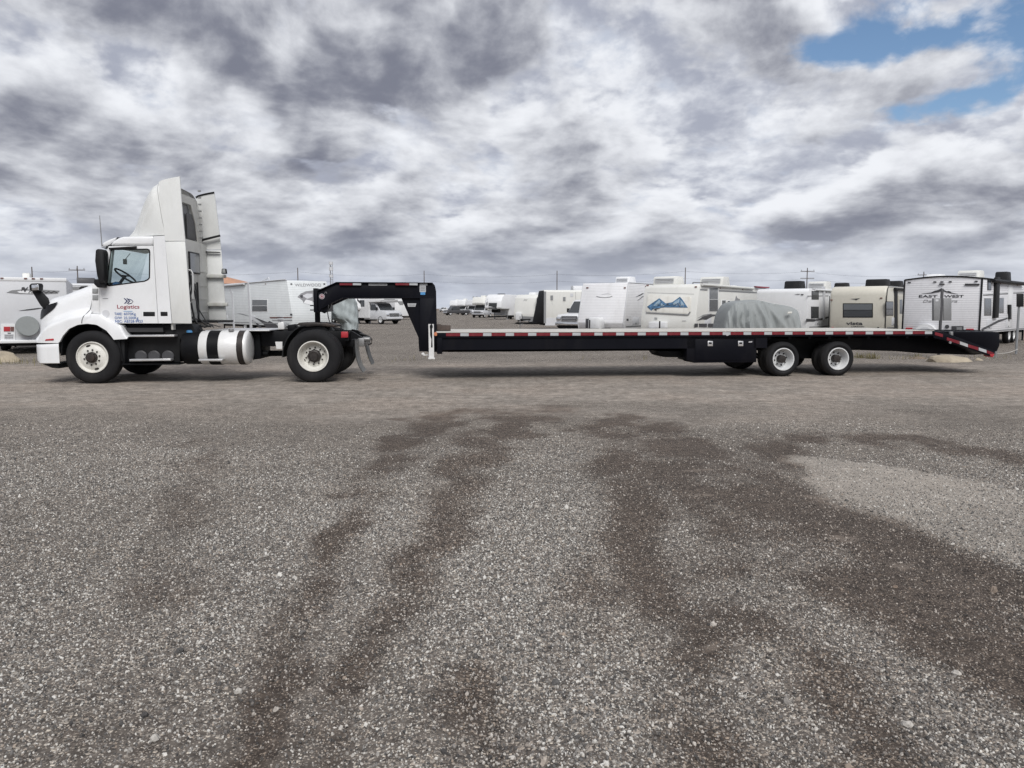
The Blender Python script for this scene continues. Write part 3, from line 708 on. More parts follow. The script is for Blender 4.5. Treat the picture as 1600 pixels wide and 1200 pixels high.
both(lambda m: m.prism(SL([(257.9, 377.4), (289, 377.2), (299.4, 505.6), (268.9, 505.2)], PV), PV, PV + .03), 'side_extender', 'fairing', .008)
both(lambda m: m.prism(SL([(150, 470), (150, 486), (181, 504), (270, 504.5), (262, 380), (240, 372), (237, 386), (237, 442), (158, 451)], PV + .05), PV + .05, PV + .06), 'inner_skin', 'dash')
# roof with visor
roof = SL([(171, 383.4), (176, 377), (184, 372), (192, 369.6), (240, 368.6), (239.4, 383.2)], PV)
MB().prism(roof, PV + .002, WID - PV - .002).build('roof', 'truck_white', T, .05, seg=3)
vis = SL([(158.5, 385), (163, 379), (172, 374.5), (183.5, 370.6), (182, 375), (174, 382.5), (166, 386)], .3)
MB().prism(vis, .26, WID - .26).build('sun_visor', 'truck_white', T, .03)
vt = SL([(158.2, 386.2), (166, 387), (175, 383.4), (182.5, 376), (184.5, 371), (186, 371), (184, 377.4), (176, 385.6), (166, 389)], PV + .1)
MB().prism(vt, PV + .06, PV + .18).build('visor_edge', 'plastic', T)
both(lambda m: m.prism(SL([(170, 387.4), (214, 384.6), (214, 388), (172, 390.6)], PV), PV - .03, PV + .01), 'window_deflector', 'plastic', .006)
for flip in (0, 1):
    p0_, p1_ = S(163, 442, PV), S(169, 386, PV); f = mirror if flip else (lambda m: m)
    f(MB().prism([p0_, (p0_[0] + .07, p0_[1]), (p1_[0] + .07, p1_[1]), p1_], PV + .03, PV + .13)).build('a_pillar', 'truck_white', T, .01)
wb, wt = S(150, 443, .3), S(167, 386, .3)
MB().grid([[(wb[0] - .16 * math.sin(t), .2 + (WID - .4) * k / 8, wb[1]) for k in range(9) for t in [math.pi * k / 8]], [(wt[0] - .10 * math.sin(math.pi * k / 8), .26 + (WID - .52) * k / 8, wt[1]) for k in range(9)]]).build('windscreen', 'glass2', T, smooth=60)
# cab interior
f0 = S(160, 452, .3)[0]; f1 = S(255, 452, .3)[0]; zd = S(180, 446, .3)[1]
MB().box(f0 - .02, f0 + .34, .22, WID - .22, 1.0, zd + .005).build('dashboard', 'dash', T, .04)
MB().box(f0, f1, .2, WID - .2, .98, 1.06).build('cab_floor', 'dash', T)
for vv in (.42, 1.50):
    MB().box(f1 - .62, f1 - .12, vv, vv + .5, 1.06, 1.50).box(f1 - .24, f1 - .1, vv, vv + .5, 1.5, zd + .05).build('seat', 'dash', T, .05)
sw = SU(198, 430, S(196, 430, .65)[0]); cs = Vector((S(197, 431, .65)[0], .62, S(197, 431, .65)[1]))
ring = []
ax = Vector((.62, 0, .78)); e1 = Vector((0, 1, 0)); e2 = ax.cross(e1)
for k in range(25): t = 2 * math.pi * k / 24; ring.append(cs + (e1 * math.cos(t) + e2 * math.sin(t)) * .22)
MB().tube(ring, .018, 8).tube([cs, cs - ax * .35], .03, 8).tube([cs + e1 * .21, cs - e1 * .21], .015, 6).build('steering_wheel', 'plastic', T, smooth=60)
c = S(196, 409, 1.9); MB().box(c[0] - .035, c[0] + .035, 1.86, 1.90, c[1] - .055, c[1] + .055).tube([(c[0] + .01, 1.88, c[1] + .05), (S(204, 396, 1.9)[0], 1.88, S(204, 396, 1.9)[1])], .008, 6).build('cab_mirror', 'plastic', T, .008)
c = S(182, 443, .5); MB().prism(SL([(176, 447), (178, 441), (184, 440), (188, 446)], .5), .45, .6).build('blue_bag', 'blueobj', T, .02)
# side mirrors
mir = SL([(153.2, 391.5), (156, 389.5), (163.5, 390), (166.3, 395), (166.6, 425), (165, 441.5), (158.5, 442), (155.2, 430), (152.2, 408)], -.05)
foot = SL([(151.5, 436.5), (163, 436.5), (163.4, 449.5), (156.5, 449.5), (151, 444)], .02)
for f in (lambda m: m, mirror):
    f(MB().prism(mir, -.16, .04)).build('side_mirror', 'plastic', T, .03)
    f(MB().prism(foot, -.10, PV + .02)).build('mirror_foot', 'plastic', T, .015)
a0, a1 = S(158.6, 385, .2), S(154.9, 336.5, .2); MB().tube([(a0[0], .22, a0[1]), (a1[0], .22, a1[1])], [.010, .006], 6).build('antenna', 'steel', T)
# ---- roof fairing: two shells
fz = [S(x, y, .45) for x, y in [(190.5, 369.2), (196, 362.5), (203.5, 353), (209, 342), (217, 326), (224, 311.5), (232, 299), (239.5, 290.5), (247, 285), (256, 280.5), (265, 278), (281, 275.4)]]
fb = [S(x, y, PV) for x, y in [(190, 369.4), (210, 367.6), (257.6, 367.2), (258.1, 376.6), (290, 376.4)]]
uA = fz[0][0]; eb, et = S(257.6, 367.4, PV), S(247.4, 285, .42)
rows = []
for k in range(27):
    q = (k / 26) ** .9; ub0 = uA + (eb[0] - uA) * q; ut0 = uA + (et[0] - uA) * q
    top = interp(ut0, fz); bot = interp(ub0, fb[:3]); top = max(top, bot + .004)
    vs = .14 + .52 * (1 - q) ** 1.5; rr = min(.30, (top - bot) * .8); zs = top - rr; row = []
    for j in range(13):
        f_ = j / 12; z = bot + (zs - bot) * f_
        dv = .035 * math.exp(-((z - bot - (.15 + 1.2 * (q - .45))) / .10) ** 2) * sst(.15, .5, q) * (1 - sst(.85, 1.0, q))
        row.append((ub0 + (ut0 - ub0) * (z - bot) / (top - bot), vs + .10 * f_ ** 2 * q - dv, z))
    v0 = row[-1][1]
    for j in range(1, 9):
        a = j / 8 * math.pi / 2; z = zs + (top - zs) * math.sin(a); row.append((ub0 + (ut0 - ub0) * (z - bot) / (top - bot), v0 + (1 - math.cos(a)) * .36, z))
    v1 = row[-1][1]
    for j in range(1, 5): row.append((ut0, v1 + (WID / 2 - v1) * j / 4, top + .015 * math.sin(j / 4 * math.pi / 2)))
    row += [(p[0], WID - p[1], p[2]) for p in reversed(row[:-1])]
    rows.append(row)
MB().grid(rows).build('roof_fairing', 'fairing', T, smooth=50)
last = rows[-1]
back = [(p[0] + .10, p[1], p[2]) for p in last]
MB().grid([[(p[0] + .004, p[1] + .004, p[2]) for p in last], back]).build('fairing_return', 'fairing', T, smooth=50)
# tall side fins behind the seam, open between them
def fin():
    o_, i_ = [], []
    for k in range(9):
        t = k / 8; top = S(247.9 + (280.6 - 247.9) * t, 284.6 - 9 * t ** .6, .20); bot = S(258.2 + (289 - 258.2) * t, 376.4, PV)
        o_.append([(bot[0] + (top[0] - bot[0]) * j / 12, .13 + .07 * (j / 12) ** 2.0, bot[1] + (top[1] - bot[1]) * j / 12) for j in range(13)])
        i_.append([(x, y + .03, z) for x, y, z in o_[-1]])
    m = MB().grid(o_); m.grid([r[::-1] for r in i_])
    for A, B in ((o_[-1], i_[-1]), ([r[-1] for r in o_], [r[-1] for r in i_]), (i_[0], o_[0])): m.grid([A, B])
    return m, o_[-1], [r[-1] for r in o_]
m, e1_, e2_ = fin(); m.build('side_fin', 'fairing', T, smooth=40)
m, e1_, e2_ = fin(); mirror(m).build('side_fin', 'fairing', T, smooth=40)
MB().tube([(x, WID - y - .03, z) for x, y, z in e2_], .020, 6).build('fin_top_trim', 'plastic', T, smooth=60)
# ---- back of the cab
ub = S(266, 440, PV)[0]; zr = S(289, 372, PV)[1]
MB().box(ub - .04, ub, PV + .05, WID - PV - .05, 1.02, zr + .05).build('cab_back', 'back_white', T, .01)
for z in (1.35, 1.62, 1.9, 2.2):
    MB().box(ub, ub + .012, PV + .2, WID - PV - .1, z, z + .02).build('back_rib', 'back_white', T)
v0, zA = SU(295, 395, ub); v1, zB = SU(310.5, 426.5, ub)
wv0, wv1 = max(v0, .55), v1
bw = MB().prism_x([(wv0 - .05, zA + .03), (wv1 + .05, zA + .03), (wv1 + .05, zB - .03), (wv0 - .05, zB - .03)], ub, ub + .02).build('rear_window', 'plastic', T, .01)
MB().box(ub + .02, ub + .026, wv0, wv1, zB, zA).build('rear_window_pane', 'win2', bw)
# upper frame with its dark opening
uf = ub - .1
va_, za_ = SU(288, 303, uf); vb_, zb_ = SU(304, 303, uf)
fo = [(PV + .15, zr), (WID - PV - .15, zr), (WID - PV - .22, 3.35), (WID - PV - .5, 3.72), (PV + .5, 3.72), (PV + .22, 3.35)]
fi = [(PV + .3, zr + .08), (WID - PV - .42, zr + .08), (WID - PV - .52, 3.2), (WID - PV - .78, 3.56), (PV + .6, 3.56), (PV + .36, 3.2)]
m = MB(); m.loops([(uf, p[0], p[1]) for p in fo], [(uf + .05, p[0], p[1]) for p in fo], [([(uf, p[0], p[1]) for p in fi], [(uf + .05, p[0], p[1]) for p in fi])])
m.build('fairing_frame', 'back_white', T)
MB().prism_x(fi, uf - .03, uf - .02).build('fairing_backing', 'mgrey', T)
MB().prism_x([(1.35, zr + .10), (2.0, zr + .10), (1.92, zr + .62), (1.35, zr + .62)], uf + .02, uf + .03).build('fairing_flap', 'charcoal', T)
for k in range(8):
    z = zr + .15 + k * .14; MB().box(ub - .02, ub + .03, WID - PV - .42, WID - PV - .36, z, z + .03).build('bracket', 'steel', T)
# things on the inner face of the far extender
vf = WID - PV - .03
for q in ([(314.5, 428), (354, 429), (354, 434.5), (315, 434)], [(319, 472.5), (357, 473), (357, 478.5), (319, 478.5)]):
    MB().prism(SL(q, vf), vf - .09, vf).build('panel_stiffener', 'back_white', T, .012)
q = SL([(312, 374.5), (343.8, 366.8), (344.4, 369.6), (313, 377.6)], vf - .1); MB().prism(q, vf - .14, vf - .08).build('strut', 'plastic', T, .006)
q = SL([(309, 391), (318, 391.8), (326, 393), (344, 393.6), (344, 395), (324, 394.8), (309, 393)], vf - .05); MB().prism(q, vf - .08, vf - .03).build('seal_strip', 'plastic', T)
lp = SL([(347.5, 420), (354, 420), (355.2, 428), (347, 428)], vf - .2)
l_ = MB().prism(lp, vf - .26, vf - .18).build('work_lamp', 'plastic', T, .012)
MB().prism(SL([(348.6, 421), (353, 421), (354, 427), (348.4, 427)], vf - .2), vf - .268, vf - .25).build('lamp_lens', 'grey', l_, .006)
q = [(S(x, y, .55)[0], .55, S(x, y, .55)[1]) for x, y in [(294, 421.5), (298.5, 422.5), (301, 427), (301.4, 450), (301, 467), (298.5, 472.5), (294.5, 473.5)]]
MB().tube(q, .016, 8).build('grab_rail', 'alu2', T, smooth=60)
for n_, (pts, vv, r_) in enumerate(([[(296, 425), (297, 440), (295, 455), (298, 470), (296, 490), (299, 506)], .62, .022], [[(298, 430), (300, 447), (297.5, 462), (300, 480), (303, 497), (309, 505)], .7, .018],
                                    [[(304.5, 443), (306, 460), (308, 480), (311, 498), (320, 507), (330, 511)], .9, .014], [[(302, 447), (305, 466), (312, 485), (322, 502), (334, 512)], .8, .012],
                                    [[(300, 495), (308, 507), (320, 511), (333, 508)], .7, .018], [[(297, 505), (306, 512), (316, 516)], .6, .016], [[(304, 497), (316, 503), (331, 507), (345, 511)], .95, .010], [[(308, 441), (309, 470), (311, 500)], 1.1, .022])):
    P = [(S(x, y, vv)[0], vv + .02 * math.sin(k * 2.1), S(x, y, vv)[1]) for k, (x, y) in enumerate(pts)]
    MB().tube(P, r_, 7).build('air_hose', 'hose', T, smooth=60)
MB().prism(SL([(301, 499.5), (356, 500.5), (356, 503.5), (301, 503)], 1.9), 1.2, 2.3).build('rear_sill', 'plastic', T)
# ---- chassis
zr0, zr1 = S(425, 541, .8)[1], S(425, 517.5, .8)[1]; ur0, ur1 = S(92, 540, .8)[0], S(543, 530, .8)[0]
for y in (.78, WID - .88):
    MB().box(ur0, ur1, y, y + .10, zr0, zr1).build('frame_rail', 'black', T, .006)
ta = SL([(541, 516), (551, 518), (567, 528), (570, 534), (566, 541), (541, 541)], .8)
MB().prism(ta, .78, .90).build('frame_tail', 'black', T); MB().prism(ta, WID - .90, WID - .78).build('frame_tail', 'black', T)
MB().box(S(560, 530, .8)[0], S(570, 530, .8)[0], .70, WID - .70, S(560, 541, .8)[1], S(560, 528, .8)[1]).build('rear_crossmember', 'steel', T, .01)
for k in range(5):
    u = ur0 + (ur1 - ur0) * (k + .5) / 5; MB().box(u, u + .12, .88, WID - .88, zr0 + .04, zr1 - .04).build('crossmember', 'black', T)
tl = SL([(533, 518.2), (544, 518.2), (544, 527.6), (533, 527.6)], .5)
MB().prism(tl, .48, .56).build('tail_light', 'lamp_red', T, .01); MB().prism(SL([(540, 516), (546, 516), (546, 532), (540, 532)], .6), .52, .8).build('lamp_bracket', 'black', T)
# mudflaps
def flap(pts, v0, v1):
    rows = [[(S(x, y, v0)[0], v0 + (v1 - v0) * j / 4, S(x, y, v0)[1]) for j in range(5)] for x, y in pts]
    m = MB().grid(rows); n_ = len(m.v); m.v += [(x + .012, y, z) for x, y, z in m.v]; m.f += [tuple(n_ + k for k in reversed(f)) for f in m.f[:]]; return m
flap([(553.5, 531), (554, 545), (556, 560), (560, 572), (566, 581.5)], .16, .72).build('mudflap', 'flap', T, smooth=60)
flap([(570, 538), (572, 548), (575, 558), (580, 570)], WID - .72, WID - .16).build('mudflap', 'flap', T, smooth=60)
MB().box(S(551, 531, .3)[0], S(551, 531, .3)[0] + .06, .12, .80, S(551, 536, .3)[1], S(551, 530, .3)[1]).build('flap_hanger', 'black', T)
MB().tube([(S(x, y, .8)[0], .82, S(x, y, .8)[1]) for x, y in [(562, 521), (570, 523), (577, 526), (581, 531), (580, 537), (575, 539)]], .014, 7).build('tail_hose', 'hose', T, smooth=60)
MB().lathe([(0, .0), (0, .05), (.1, .05), (.12, .03), (.12, 0)], (S(570, 530, .78)[0], .76, S(570, 530, .78)[1]), 'x', 16).build('tow_fitting', 'steel', T)
# fifth wheel plate
pl_ = SL([(466, 507.5), (470, 504), (490, 503.4), (512, 504.6), (527, 508.4), (524, 511), (500, 508.8), (480, 510.5)], 1.0)
MB().prism(pl_, .82, WID - .82).build('fifth_wheel_plate', 'hub', T, .01)
MB().prism(SL([(476, 509), (508, 509), (516, 517.5), (470, 517.5)], 1.0), .86, WID - .86).build('fifth_wheel_mount', 'black', T)
MB().prism(SL([(449, 508), (460, 506.5), (462, 516), (450, 517)], .9), .9, 1.2).build('air_valve', 'black', T, .01)
MB().prism(SL([(433.5, 504), (442.5, 503), (444, 514.5), (433.5, 515)], .75), .78, 1.0).build('white_box', 'alu2', T, .012)
# quarter fenders
def quarter(cx, cz, rad, a0, a1, v0, v1, name='quarter_fender'):
    o_, i_ = [], []
    for k in range(13):
        t = R(a0 + (a1 - a0) * k / 12); o_.append((cx + rad * math.cos(t), cz + rad * math.sin(t))); i_.append((cx + (rad - .02) * math.cos(t), cz + (rad - .02) * math.sin(t)))
    return MB().prism(o_ + i_[::-1], v0, v1)
ud, zd_ = S(489, 556.5, 0.0)
quarter(ud + .05, .51, .66, 118, 182, .10, .72).build('quarter_fender', 'plastic', T); quarter(ud + .05, .51, .66, 118, 182, WID - .72, WID - .10).build('quarter_fender', 'plastic', T)
MB().prism(SL([(430, 534), (441, 534), (441, 545), (432, 545)], .3), .3, .34).build('fender_bracket', 'alu2', T)
# ---- tank, steps, boxes
tz = S(345, 544.5, .1)[1]; tu0, tu1 = S(308, 545, .1)[0], S(380, 545, .12)[0]; TR = (S(345, 518, .42)[1] - S(345, 570.5, .42)[1]) / 2
tc = .12 + TR
MB().lathe([(tu0, TR * .97), (tu0 + .02, TR), (tu1 - .0, TR), (tu1 + .03, TR - .012), (tu1 + .05, TR * .86), (tu1 + .062, TR * .5), (tu1 + .066, 0)], (0, tc, tz), 'x', 64).build('fuel_tank', 'alu2', T, smooth=40)
def strap(x0, x1, mat):
    a, b = S(x0, 545, .12)[0], S(x1, 545, .12)[0]; MB().lathe([(a, TR + .001), (a, TR + .008), (b, TR + .008), (b, TR + .001)], (0, tc, tz), 'x', 64).build('tank_strap', mat, T, smooth=40)
strap(322.5, 340, 'black'); strap(369, 378.5, 'hub')
MB().lathe([(0, .05), (.04, .05), (.05, .04), (.05, 0)], (S(360, 520, .3)[0], .36, tz + TR - .01), 'z', 20).build('filler_cap', 'steel', T)
cu0, cu1 = S(280.5, 545, .1)[0], S(307, 545, .1)[0]
MB().lathe([(cu0, 0), (cu0, TR * .93), (cu0 + .03, TR * .98), (cu1, TR * .98)], (0, tc, tz - .0), 'x', 48).build('battery_tank', 'black', T, smooth=40)
MB().lathe([(0, .07), (.03, .07), (.05, .055), (.05, 0)], (S(296, 521, .3)[0], .34, tz + TR - .03), 'z', 24).build('tank_cap', 'skyprint', T, smooth=50)
for q, d in (([(193, 523.6), (271, 523.2), (271, 526.4), (193, 526.6)], .12), ([(202, 561.2), (266, 560.4), (267, 563.6), (202, 564.6)], .08), ([(310, 561), (348, 561), (347, 564.4), (310, 564.4)], .08)):
    MB().prism(SL(q, .06), d - .02, d + .16).build('step', 'alu', T, .005)
MB().box(S(322, 517, .5)[0], S(422, 517, .5)[0], .45, WID - .45, S(370, 517.4, .5)[1], S(370, 515.6, .5)[1]).build('deck_plate', 'alu', T, .003)
MB().prism(SL([(192, 506.5), (300, 506.5), (306, 520), (281, 530), (281, 566), (196, 566), (190, 530)], .3), .30, .78).build('step_box', 'plastic', T, .01)
MB().prism(SL([(176, 531.5), (196, 531), (196, 568), (184, 567), (178, 545)], .2), .16, .7).build('splash_guard', 'plastic', T, .01)
for x in (221, 241.5, 263):
    c = S(x, 557, .3); MB().lathe([(.22, 0), (.22, .10), (.235, .118), (.60, .118), (.60, 0)], (c[0], .04, c[1]), 'y', 24).build('air_tank', 'charcoal', T, smooth=40)
MB().box(S(196, 564, .3)[0], S(285, 564, .3)[0], .12, .5, S(240, 569, .3)[1], S(240, 567, .3)[1]).build('step_shelf', 'black', T)
MB().lathe([(.0, 0), (.0, .06), (.25, .06), (.25, 0)], (S(398, 560, .8)[0], .9, S(398, 553, .8)[1]), 'x', 16).build('air_dryer', 'black', T)
MB().prism(SL([(394, 520), (408, 520), (410, 560), (396, 562)], .8), .7, 1.5).build('battery_box', 'black', T, .02)
MB().tube([(S(400, 551, 1.2)[0], WID / 2, .5), (ud, WID / 2, .51)], .06, 12).build('drive_shaft', 'black', T)
MB().tube([(ud, .4, .51), (ud, WID - .4, .51)], .09, 16).lathe([(-.18, .0), (-.15, .14), (0, .22), (.15, .14), (.18, 0)], (ud, WID / 2, .51), 'x', 24).build('drive_axle', 'black', T, smooth=50)
uf_ = S(142.5, 561.5, 0.0)[0]
MB().box(uf_ - .06, uf_ + .06, .3, WID - .3, .42, .54).build('front_axle', 'black', T, .02)
# ---- wheels
wheel(T, uf_, .03, .505, .505, .295, .29, 'steer'); wheel(T, uf_, WID - .03, .505, .505, .295, .29, 'steer', True)
wheel(T, ud, .0, .51, .51, .295, .27, 'drive'); wheel(T, ud, WID, .51, .51, .295, .27, 'drive', True)
wheel(T, ud, .33, .51, .51, .295, .27, 'inner'); wheel(T, ud, WID - .33, .51, .51, .295, .27, 'inner', True)
# ---- door lettering
def let(s, px, py, px2, mat, size_px, **kw):
    a = S(px, py, PV); b = S(px2, py, PV); s1 = S(px, py - size_px, PV)[1] - a[1]
    lettering(s, s1, mat, T, (a[0], PV, a[1]), (1, 0, 0), (0, 0, 1), width=b[0] - a[0], **kw)
let('Logistics', 182.6, 482, 217.2, 'redprint', 8.3, bold=.0006)
let('TARE:', 179, 492.4, 191, 'blueprint', 5.8, bold=0.0); let('6070Kg', 193.5, 492.4, 212, 'blueprint', 5.8, bold=0.0)
let('GVW:', 179.2, 498.6, 191, 'blueprint', 5.8, bold=0.0); let('25,500Kg', 193.5, 498.6, 216.2, 'blueprint', 5.8, bold=0.0)
let('NSC:', 179.8, 504, 191, 'blueprint', 5.8, bold=0.0); let('AB328-9923', 194, 504, 223, 'blueprint', 5.8, bold=0.0)
for dx_ in (0, 4.1):
    q = [(193.2 + dx_, 466), (195 + dx_, 466), (200 + dx_ * .9, 470.4), (195.8 + dx_, 474.4), (193.8 + dx_, 474.4), (197.6 + dx_ * .95, 470.4)]
    MB().prism(SL(q, PV), PV - .004, PV + .002).build('door_emblem', 'navyprint', T)
MB().tube([(S(x, y, PV)[0], PV - .002, S(x, y, PV)[1]) for x, y in [(201, 467.2), (205.5, 468.6), (208, 471), (206, 473.6), (200.5, 475)]], .007, 6).build('door_emblem_arc', 'navyprint', T)
MB().prism(SL([(193, 486), (207, 486), (207, 486.7), (193, 486.7)], PV), PV - .004, PV + .002).build('small_print_line', 'skyprint', T)
MB().lathe([(PV - .004, 0), (PV - .004, .07), (PV + .002, .07)], (S(165.5, 490, PV)[0], 0, S(165.5, 490, PV)[1]), 'y', 24).build('door_badge', 'lgrey', T)
MB().prism(SL([(160.5, 466), (169, 466), (169, 467), (160.5, 467)], PV), PV - .004, PV + .002).build('badge_strip', 'greyprint', T)

MB().tube([(S(x, y, .2)[0], .2 + (hood_v(S(x, y, .2)[0] - .02, S(x, y, .2)[1]) - .2) - .002, S(x, y, .2)[1]) for x, y in [(142.6, 449), (142.2, 460), (141.6, 472), (140.8, 484), (139.8, 489.5), (136.6, 494.6), (134.6, 500), (134.3, 505)]], .007, 6).build('hood_seam', 'plastic', T, smooth=60)

# ------------------------------------------------------------------ gooseneck flatbed
heading(7.2, 1268, 588)
F = empty('flatbed_trailer', ORG, YAW)
tag(F, 'long black gooseneck flatbed trailer with red and white reflective tape', 'trailer')
FW = 2.55
zdk = S(1000, 518.2, 0)[1]                                  # deck height
def dk(px, py=530, v=0.0): return S(px, py, v)[0]
u0, u1 = dk(683), dk(1459)
BV = .72
# deck planks
npl = 10
for k in range(npl):
    a = .07 + (FW - .14) * k / npl; b = .07 + (FW - .14) * (k + 1) / npl
    MB().box(u0, u1, a + .003, b - .003, zdk - .045, zdk - .003 + .004 * random.random()).build('deck_plank', 'pale', F)
for y in (0, FW - .07):
    MB().box(u0, u1, y, y + .07, S(1000, 527, 0)[1], zdk - .002).build('side_rail', 'navy', F, .004)
MB().box(u0, u1, -.004, .0, zdk - .006, zdk + .004).build('rail_edge', 'pale', F)
# reflective tape on the near rail
zt1, zt0 = S(1000, 519.4, 0)[1], S(1000, 523.9, 0)[1]
a_ = dk(697); per = (dk(1444.6) - dk(719.6)) / 22
me_r = me_w = None
for k in range(23):
    ua = dk(719.6) + per * (k - .635); ub_ = ua + per * .62
    if ub_ > u1: ub_ = u1 - .01
    if me_r is None:
        o = MB().box(0, per * .615, -.008, -.001, zt0, zt1).build('red_tape', 'red', F); me_r = o.data; o.location.x = ua
    else:
        o = bpy.data.objects.new('red_tape', me_r); COL.objects.link(o); o.parent = F; o.location.x = ua
    uw = ua + per * .625
    if uw + per * .37 > u1: continue
    if me_w is None:
        o = MB().box(0, per * .37, -.008, -.001, zt0, zt1).build('white_tape', 'tapew', F); me_w = o.data; o.location.x = uw
    else:
        o = bpy.data.objects.new('white_tape', me_w); COL.objects.link(o); o.parent = F; o.location.x = uw
# beams and cross members
for y in (BV, FW - BV - .14):
    bz = S(850, 548.8, BV)[1]
    beam = [(dk(668, 530, BV), zdk - .05), (dk(1400, 530, BV), zdk - .05), (dk(1476, 530, BV), zdk - .06), (dk(1556, 552, BV), S(1556, 552, BV)[1]), (dk(1520, 556, BV), S(1520, 554.5, BV)[1]), (dk(1440, 552, BV), S(1440, 552, BV)[1]), (dk(1400, 549, BV), S(1400, 548.8, BV)[1]), (dk(1340, 546, BV), S(1340, 547, BV)[1]), (dk(1000, 548, BV), bz), (dk(668, 548, BV), bz)]
    MB().prism(beam, y, y + .14).build('main_beam', 'navy', F, .004)
    MB().box(dk(700, 548, BV), dk(1072, 548, BV), y - .03, y + .17, bz - .002, bz + .02).build('beam_flange', 'navy', F)
MB().box(u0, u0 + .1, .0, FW, bz, zdk - .05).build('headboard_beam', 'navy', F, .005)
for k in range(24):
    u = u0 + .25 + (u1 - u0 - .4) * k / 23
    MB().box(u, u + .06, .07, FW - .07, zdk - .17, zdk - .05).build('cross_member', 'navy', F)
MB().box(u0, dk(1200), .03, .08, S(900, 545.5, .05)[1], zdk - .09).build('side_skirt', 'navy', F)
# axles, wheels
for px in (1226.2, 1312):
    u = S(px - 1.5, 560.5, 0)[0]
    MB().tube([(u, .3, .365), (u, FW - .3, .365)], .065, 14).build('axle', 'black', F, smooth=60)
    for far in (0, 1):
        y = FW if far else 0.0; s_ = -1 if far else 1
        wheel(F, u, y, .366, .366, .235, .23, 'trailer', bool(far)); wheel(F, u, y + s_ * .29, .366, .366, .235, .23, 'inner', bool(far))
ha = SL([(1182, 527), (1345, 527), (1345, 540), (1330, 546), (1290, 546), (1282, 560), (1250, 560), (1244, 546), (1200, 546), (1186, 556)], .66)
MB().prism(ha, .62, .70).build('suspension_hanger', 'black', F); MB().prism(ha, FW - .70, FW - .62).build('suspension_hanger', 'black', F)
# tool boxes
MB().prism(SL([(1073, 527.4), (1182, 527.4), (1182, 566), (1084, 567), (1080, 564), (1073, 563)], .03), .03, .60).build('tool_box', 'navy', F, .012)
MB().prism(SL([(1086, 530), (1178, 530), (1177, 563), (1086, 563)], .03), .018, .04).build('tool_box_door', 'navy', F, .006)
for x, y in ((1109.5, 536.8), (1157, 536.8)):
    l_ = MB().prism(SL([(x - 4, y - 4), (x + 4, y - 4), (x + 4, y + 4), (x - 4, y + 4)], .02), .006, .03).build('latch', 'alu', F, .004)
    MB().prism(SL([(x - 2, y - 2), (x + 2.4, y - 2), (x + 2.4, y + .6), (x - 2, y + .6)], .01), .0, .02).build('latch_handle', 'black', l_)
MB().prism(SL([(1169.5, 533.4), (1175, 532.8), (1174.5, 535), (1169, 535.4)], .02), .0, .03).build('keeper', 'alu', F)
MB().prism(SL([(1027, 548), (1073, 548), (1073, 558.4), (1038, 558), (1032, 556), (1028, 552)], .3), .28, .9).build('under_box', 'black', F, .012)
MB().prism(SL([(1135, 566), (1150, 574), (1182, 560)], .6), .62, .68).build('brake_bracket', 'black', F)
# lamps
for x, m in ((1136, 'tapew'), (681, 'lamp_amber')):
    MB().lathe([(-.012, 0), (-.012, .035), (.02, .04)], (dk(x), 0.0 if x > 700 else .02, S(x, 522, 0)[1]), 'y', 16).build('clearance_lamp', m, F)
# ---- gooseneck
NV = .74
nk = [(496.6, 454), (526, 441), (676, 442), (679.5, 446), (681.5, 455), (682.5, 505), (682, 516), (682, 549), (655, 549), (654, 528), (626.5, 465), (536, 465), (512, 476), (503, 481), (497.5, 490)]
web = SL(nk, NV)
for y in (NV, FW - NV - .05):
    MB().prism(web, y, y + .05).build('neck_side', 'navy', F, .006)
def strip(pts, v0, v1, t, name, mat='navy'):
    P = SL(pts, NV); o_ = []; n_ = len(P)
    rows = [[(u, v0, z), (u, v1, z), (u, v1, z - t), (u, v0, z - t), (u, v0, z)] for u, z in P]
    m = MB().grid(rows); m.f += [(0, 1, 2, 3), tuple((n_ - 1) * 5 + k for k in (3, 2, 1, 0))]; return m.build(name, mat, F)
strip([(496.6, 453.6), (526, 440.6), (676, 441.6)], NV - .05, NV + .14, .016, 'neck_flange'); strip([(496.6, 453.6), (526, 440.6), (676, 441.6)], FW - NV - .14, FW - NV + .05, .016, 'neck_flange')
strip([(503, 481), (512, 475.5), (536, 464.4), (678, 464.4)], NV - .05, NV + .14, .016, 'neck_flange'); strip([(503, 481), (512, 475.5), (536, 464.4), (626, 464.4)], FW - NV - .14, FW - NV + .05, .016, 'neck_flange')
po = SL([(656, 464), (678.5, 464), (681, 470), (682, 549), (656, 549)], NV); MB().prism(po, NV - .045, NV + .16).build('neck_post', 'navy', F, .006); MB().prism(po, FW - NV - .16, FW - NV + .045).build('neck_post', 'navy', F, .006)
for x, y in ((540, 452), (600, 452), (668, 452), (668, 500), (668, 535)):
    c = S(x, y, NV); MB().box(c[0] - .05, c[0] + .05, NV + .04, FW - NV - .04, c[1] - .08, c[1] + .08).build('neck_cross_tube', 'navy', F)
MB().box(S(497, 470, NV)[0], S(512, 470, NV)[0], NV + .02, FW - NV - .02, S(500, 487, NV)[1], S(500, 456, NV)[1]).build('coupler_box', 'navy', F)
c0, c1 = S(489.3, 450.4, NV), S(496.8, 503, NV)
MB().box(c0[0], c1[0], NV - .01, FW - NV + .01, S(492, 488, NV)[1], c0[1]).build('coupler_plate', 'navy', F, .006)
MB().lathe([(c1[1] - .06, 0), (c1[1] - .06, .055), (S(492, 470, NV)[1], .055), (S(492, 470, NV)[1], 0)], ((c0[0] + c1[0]) / 2, 1.02, 0), 'z', 24).build('coupler_post', 'navy', F, smooth=50)
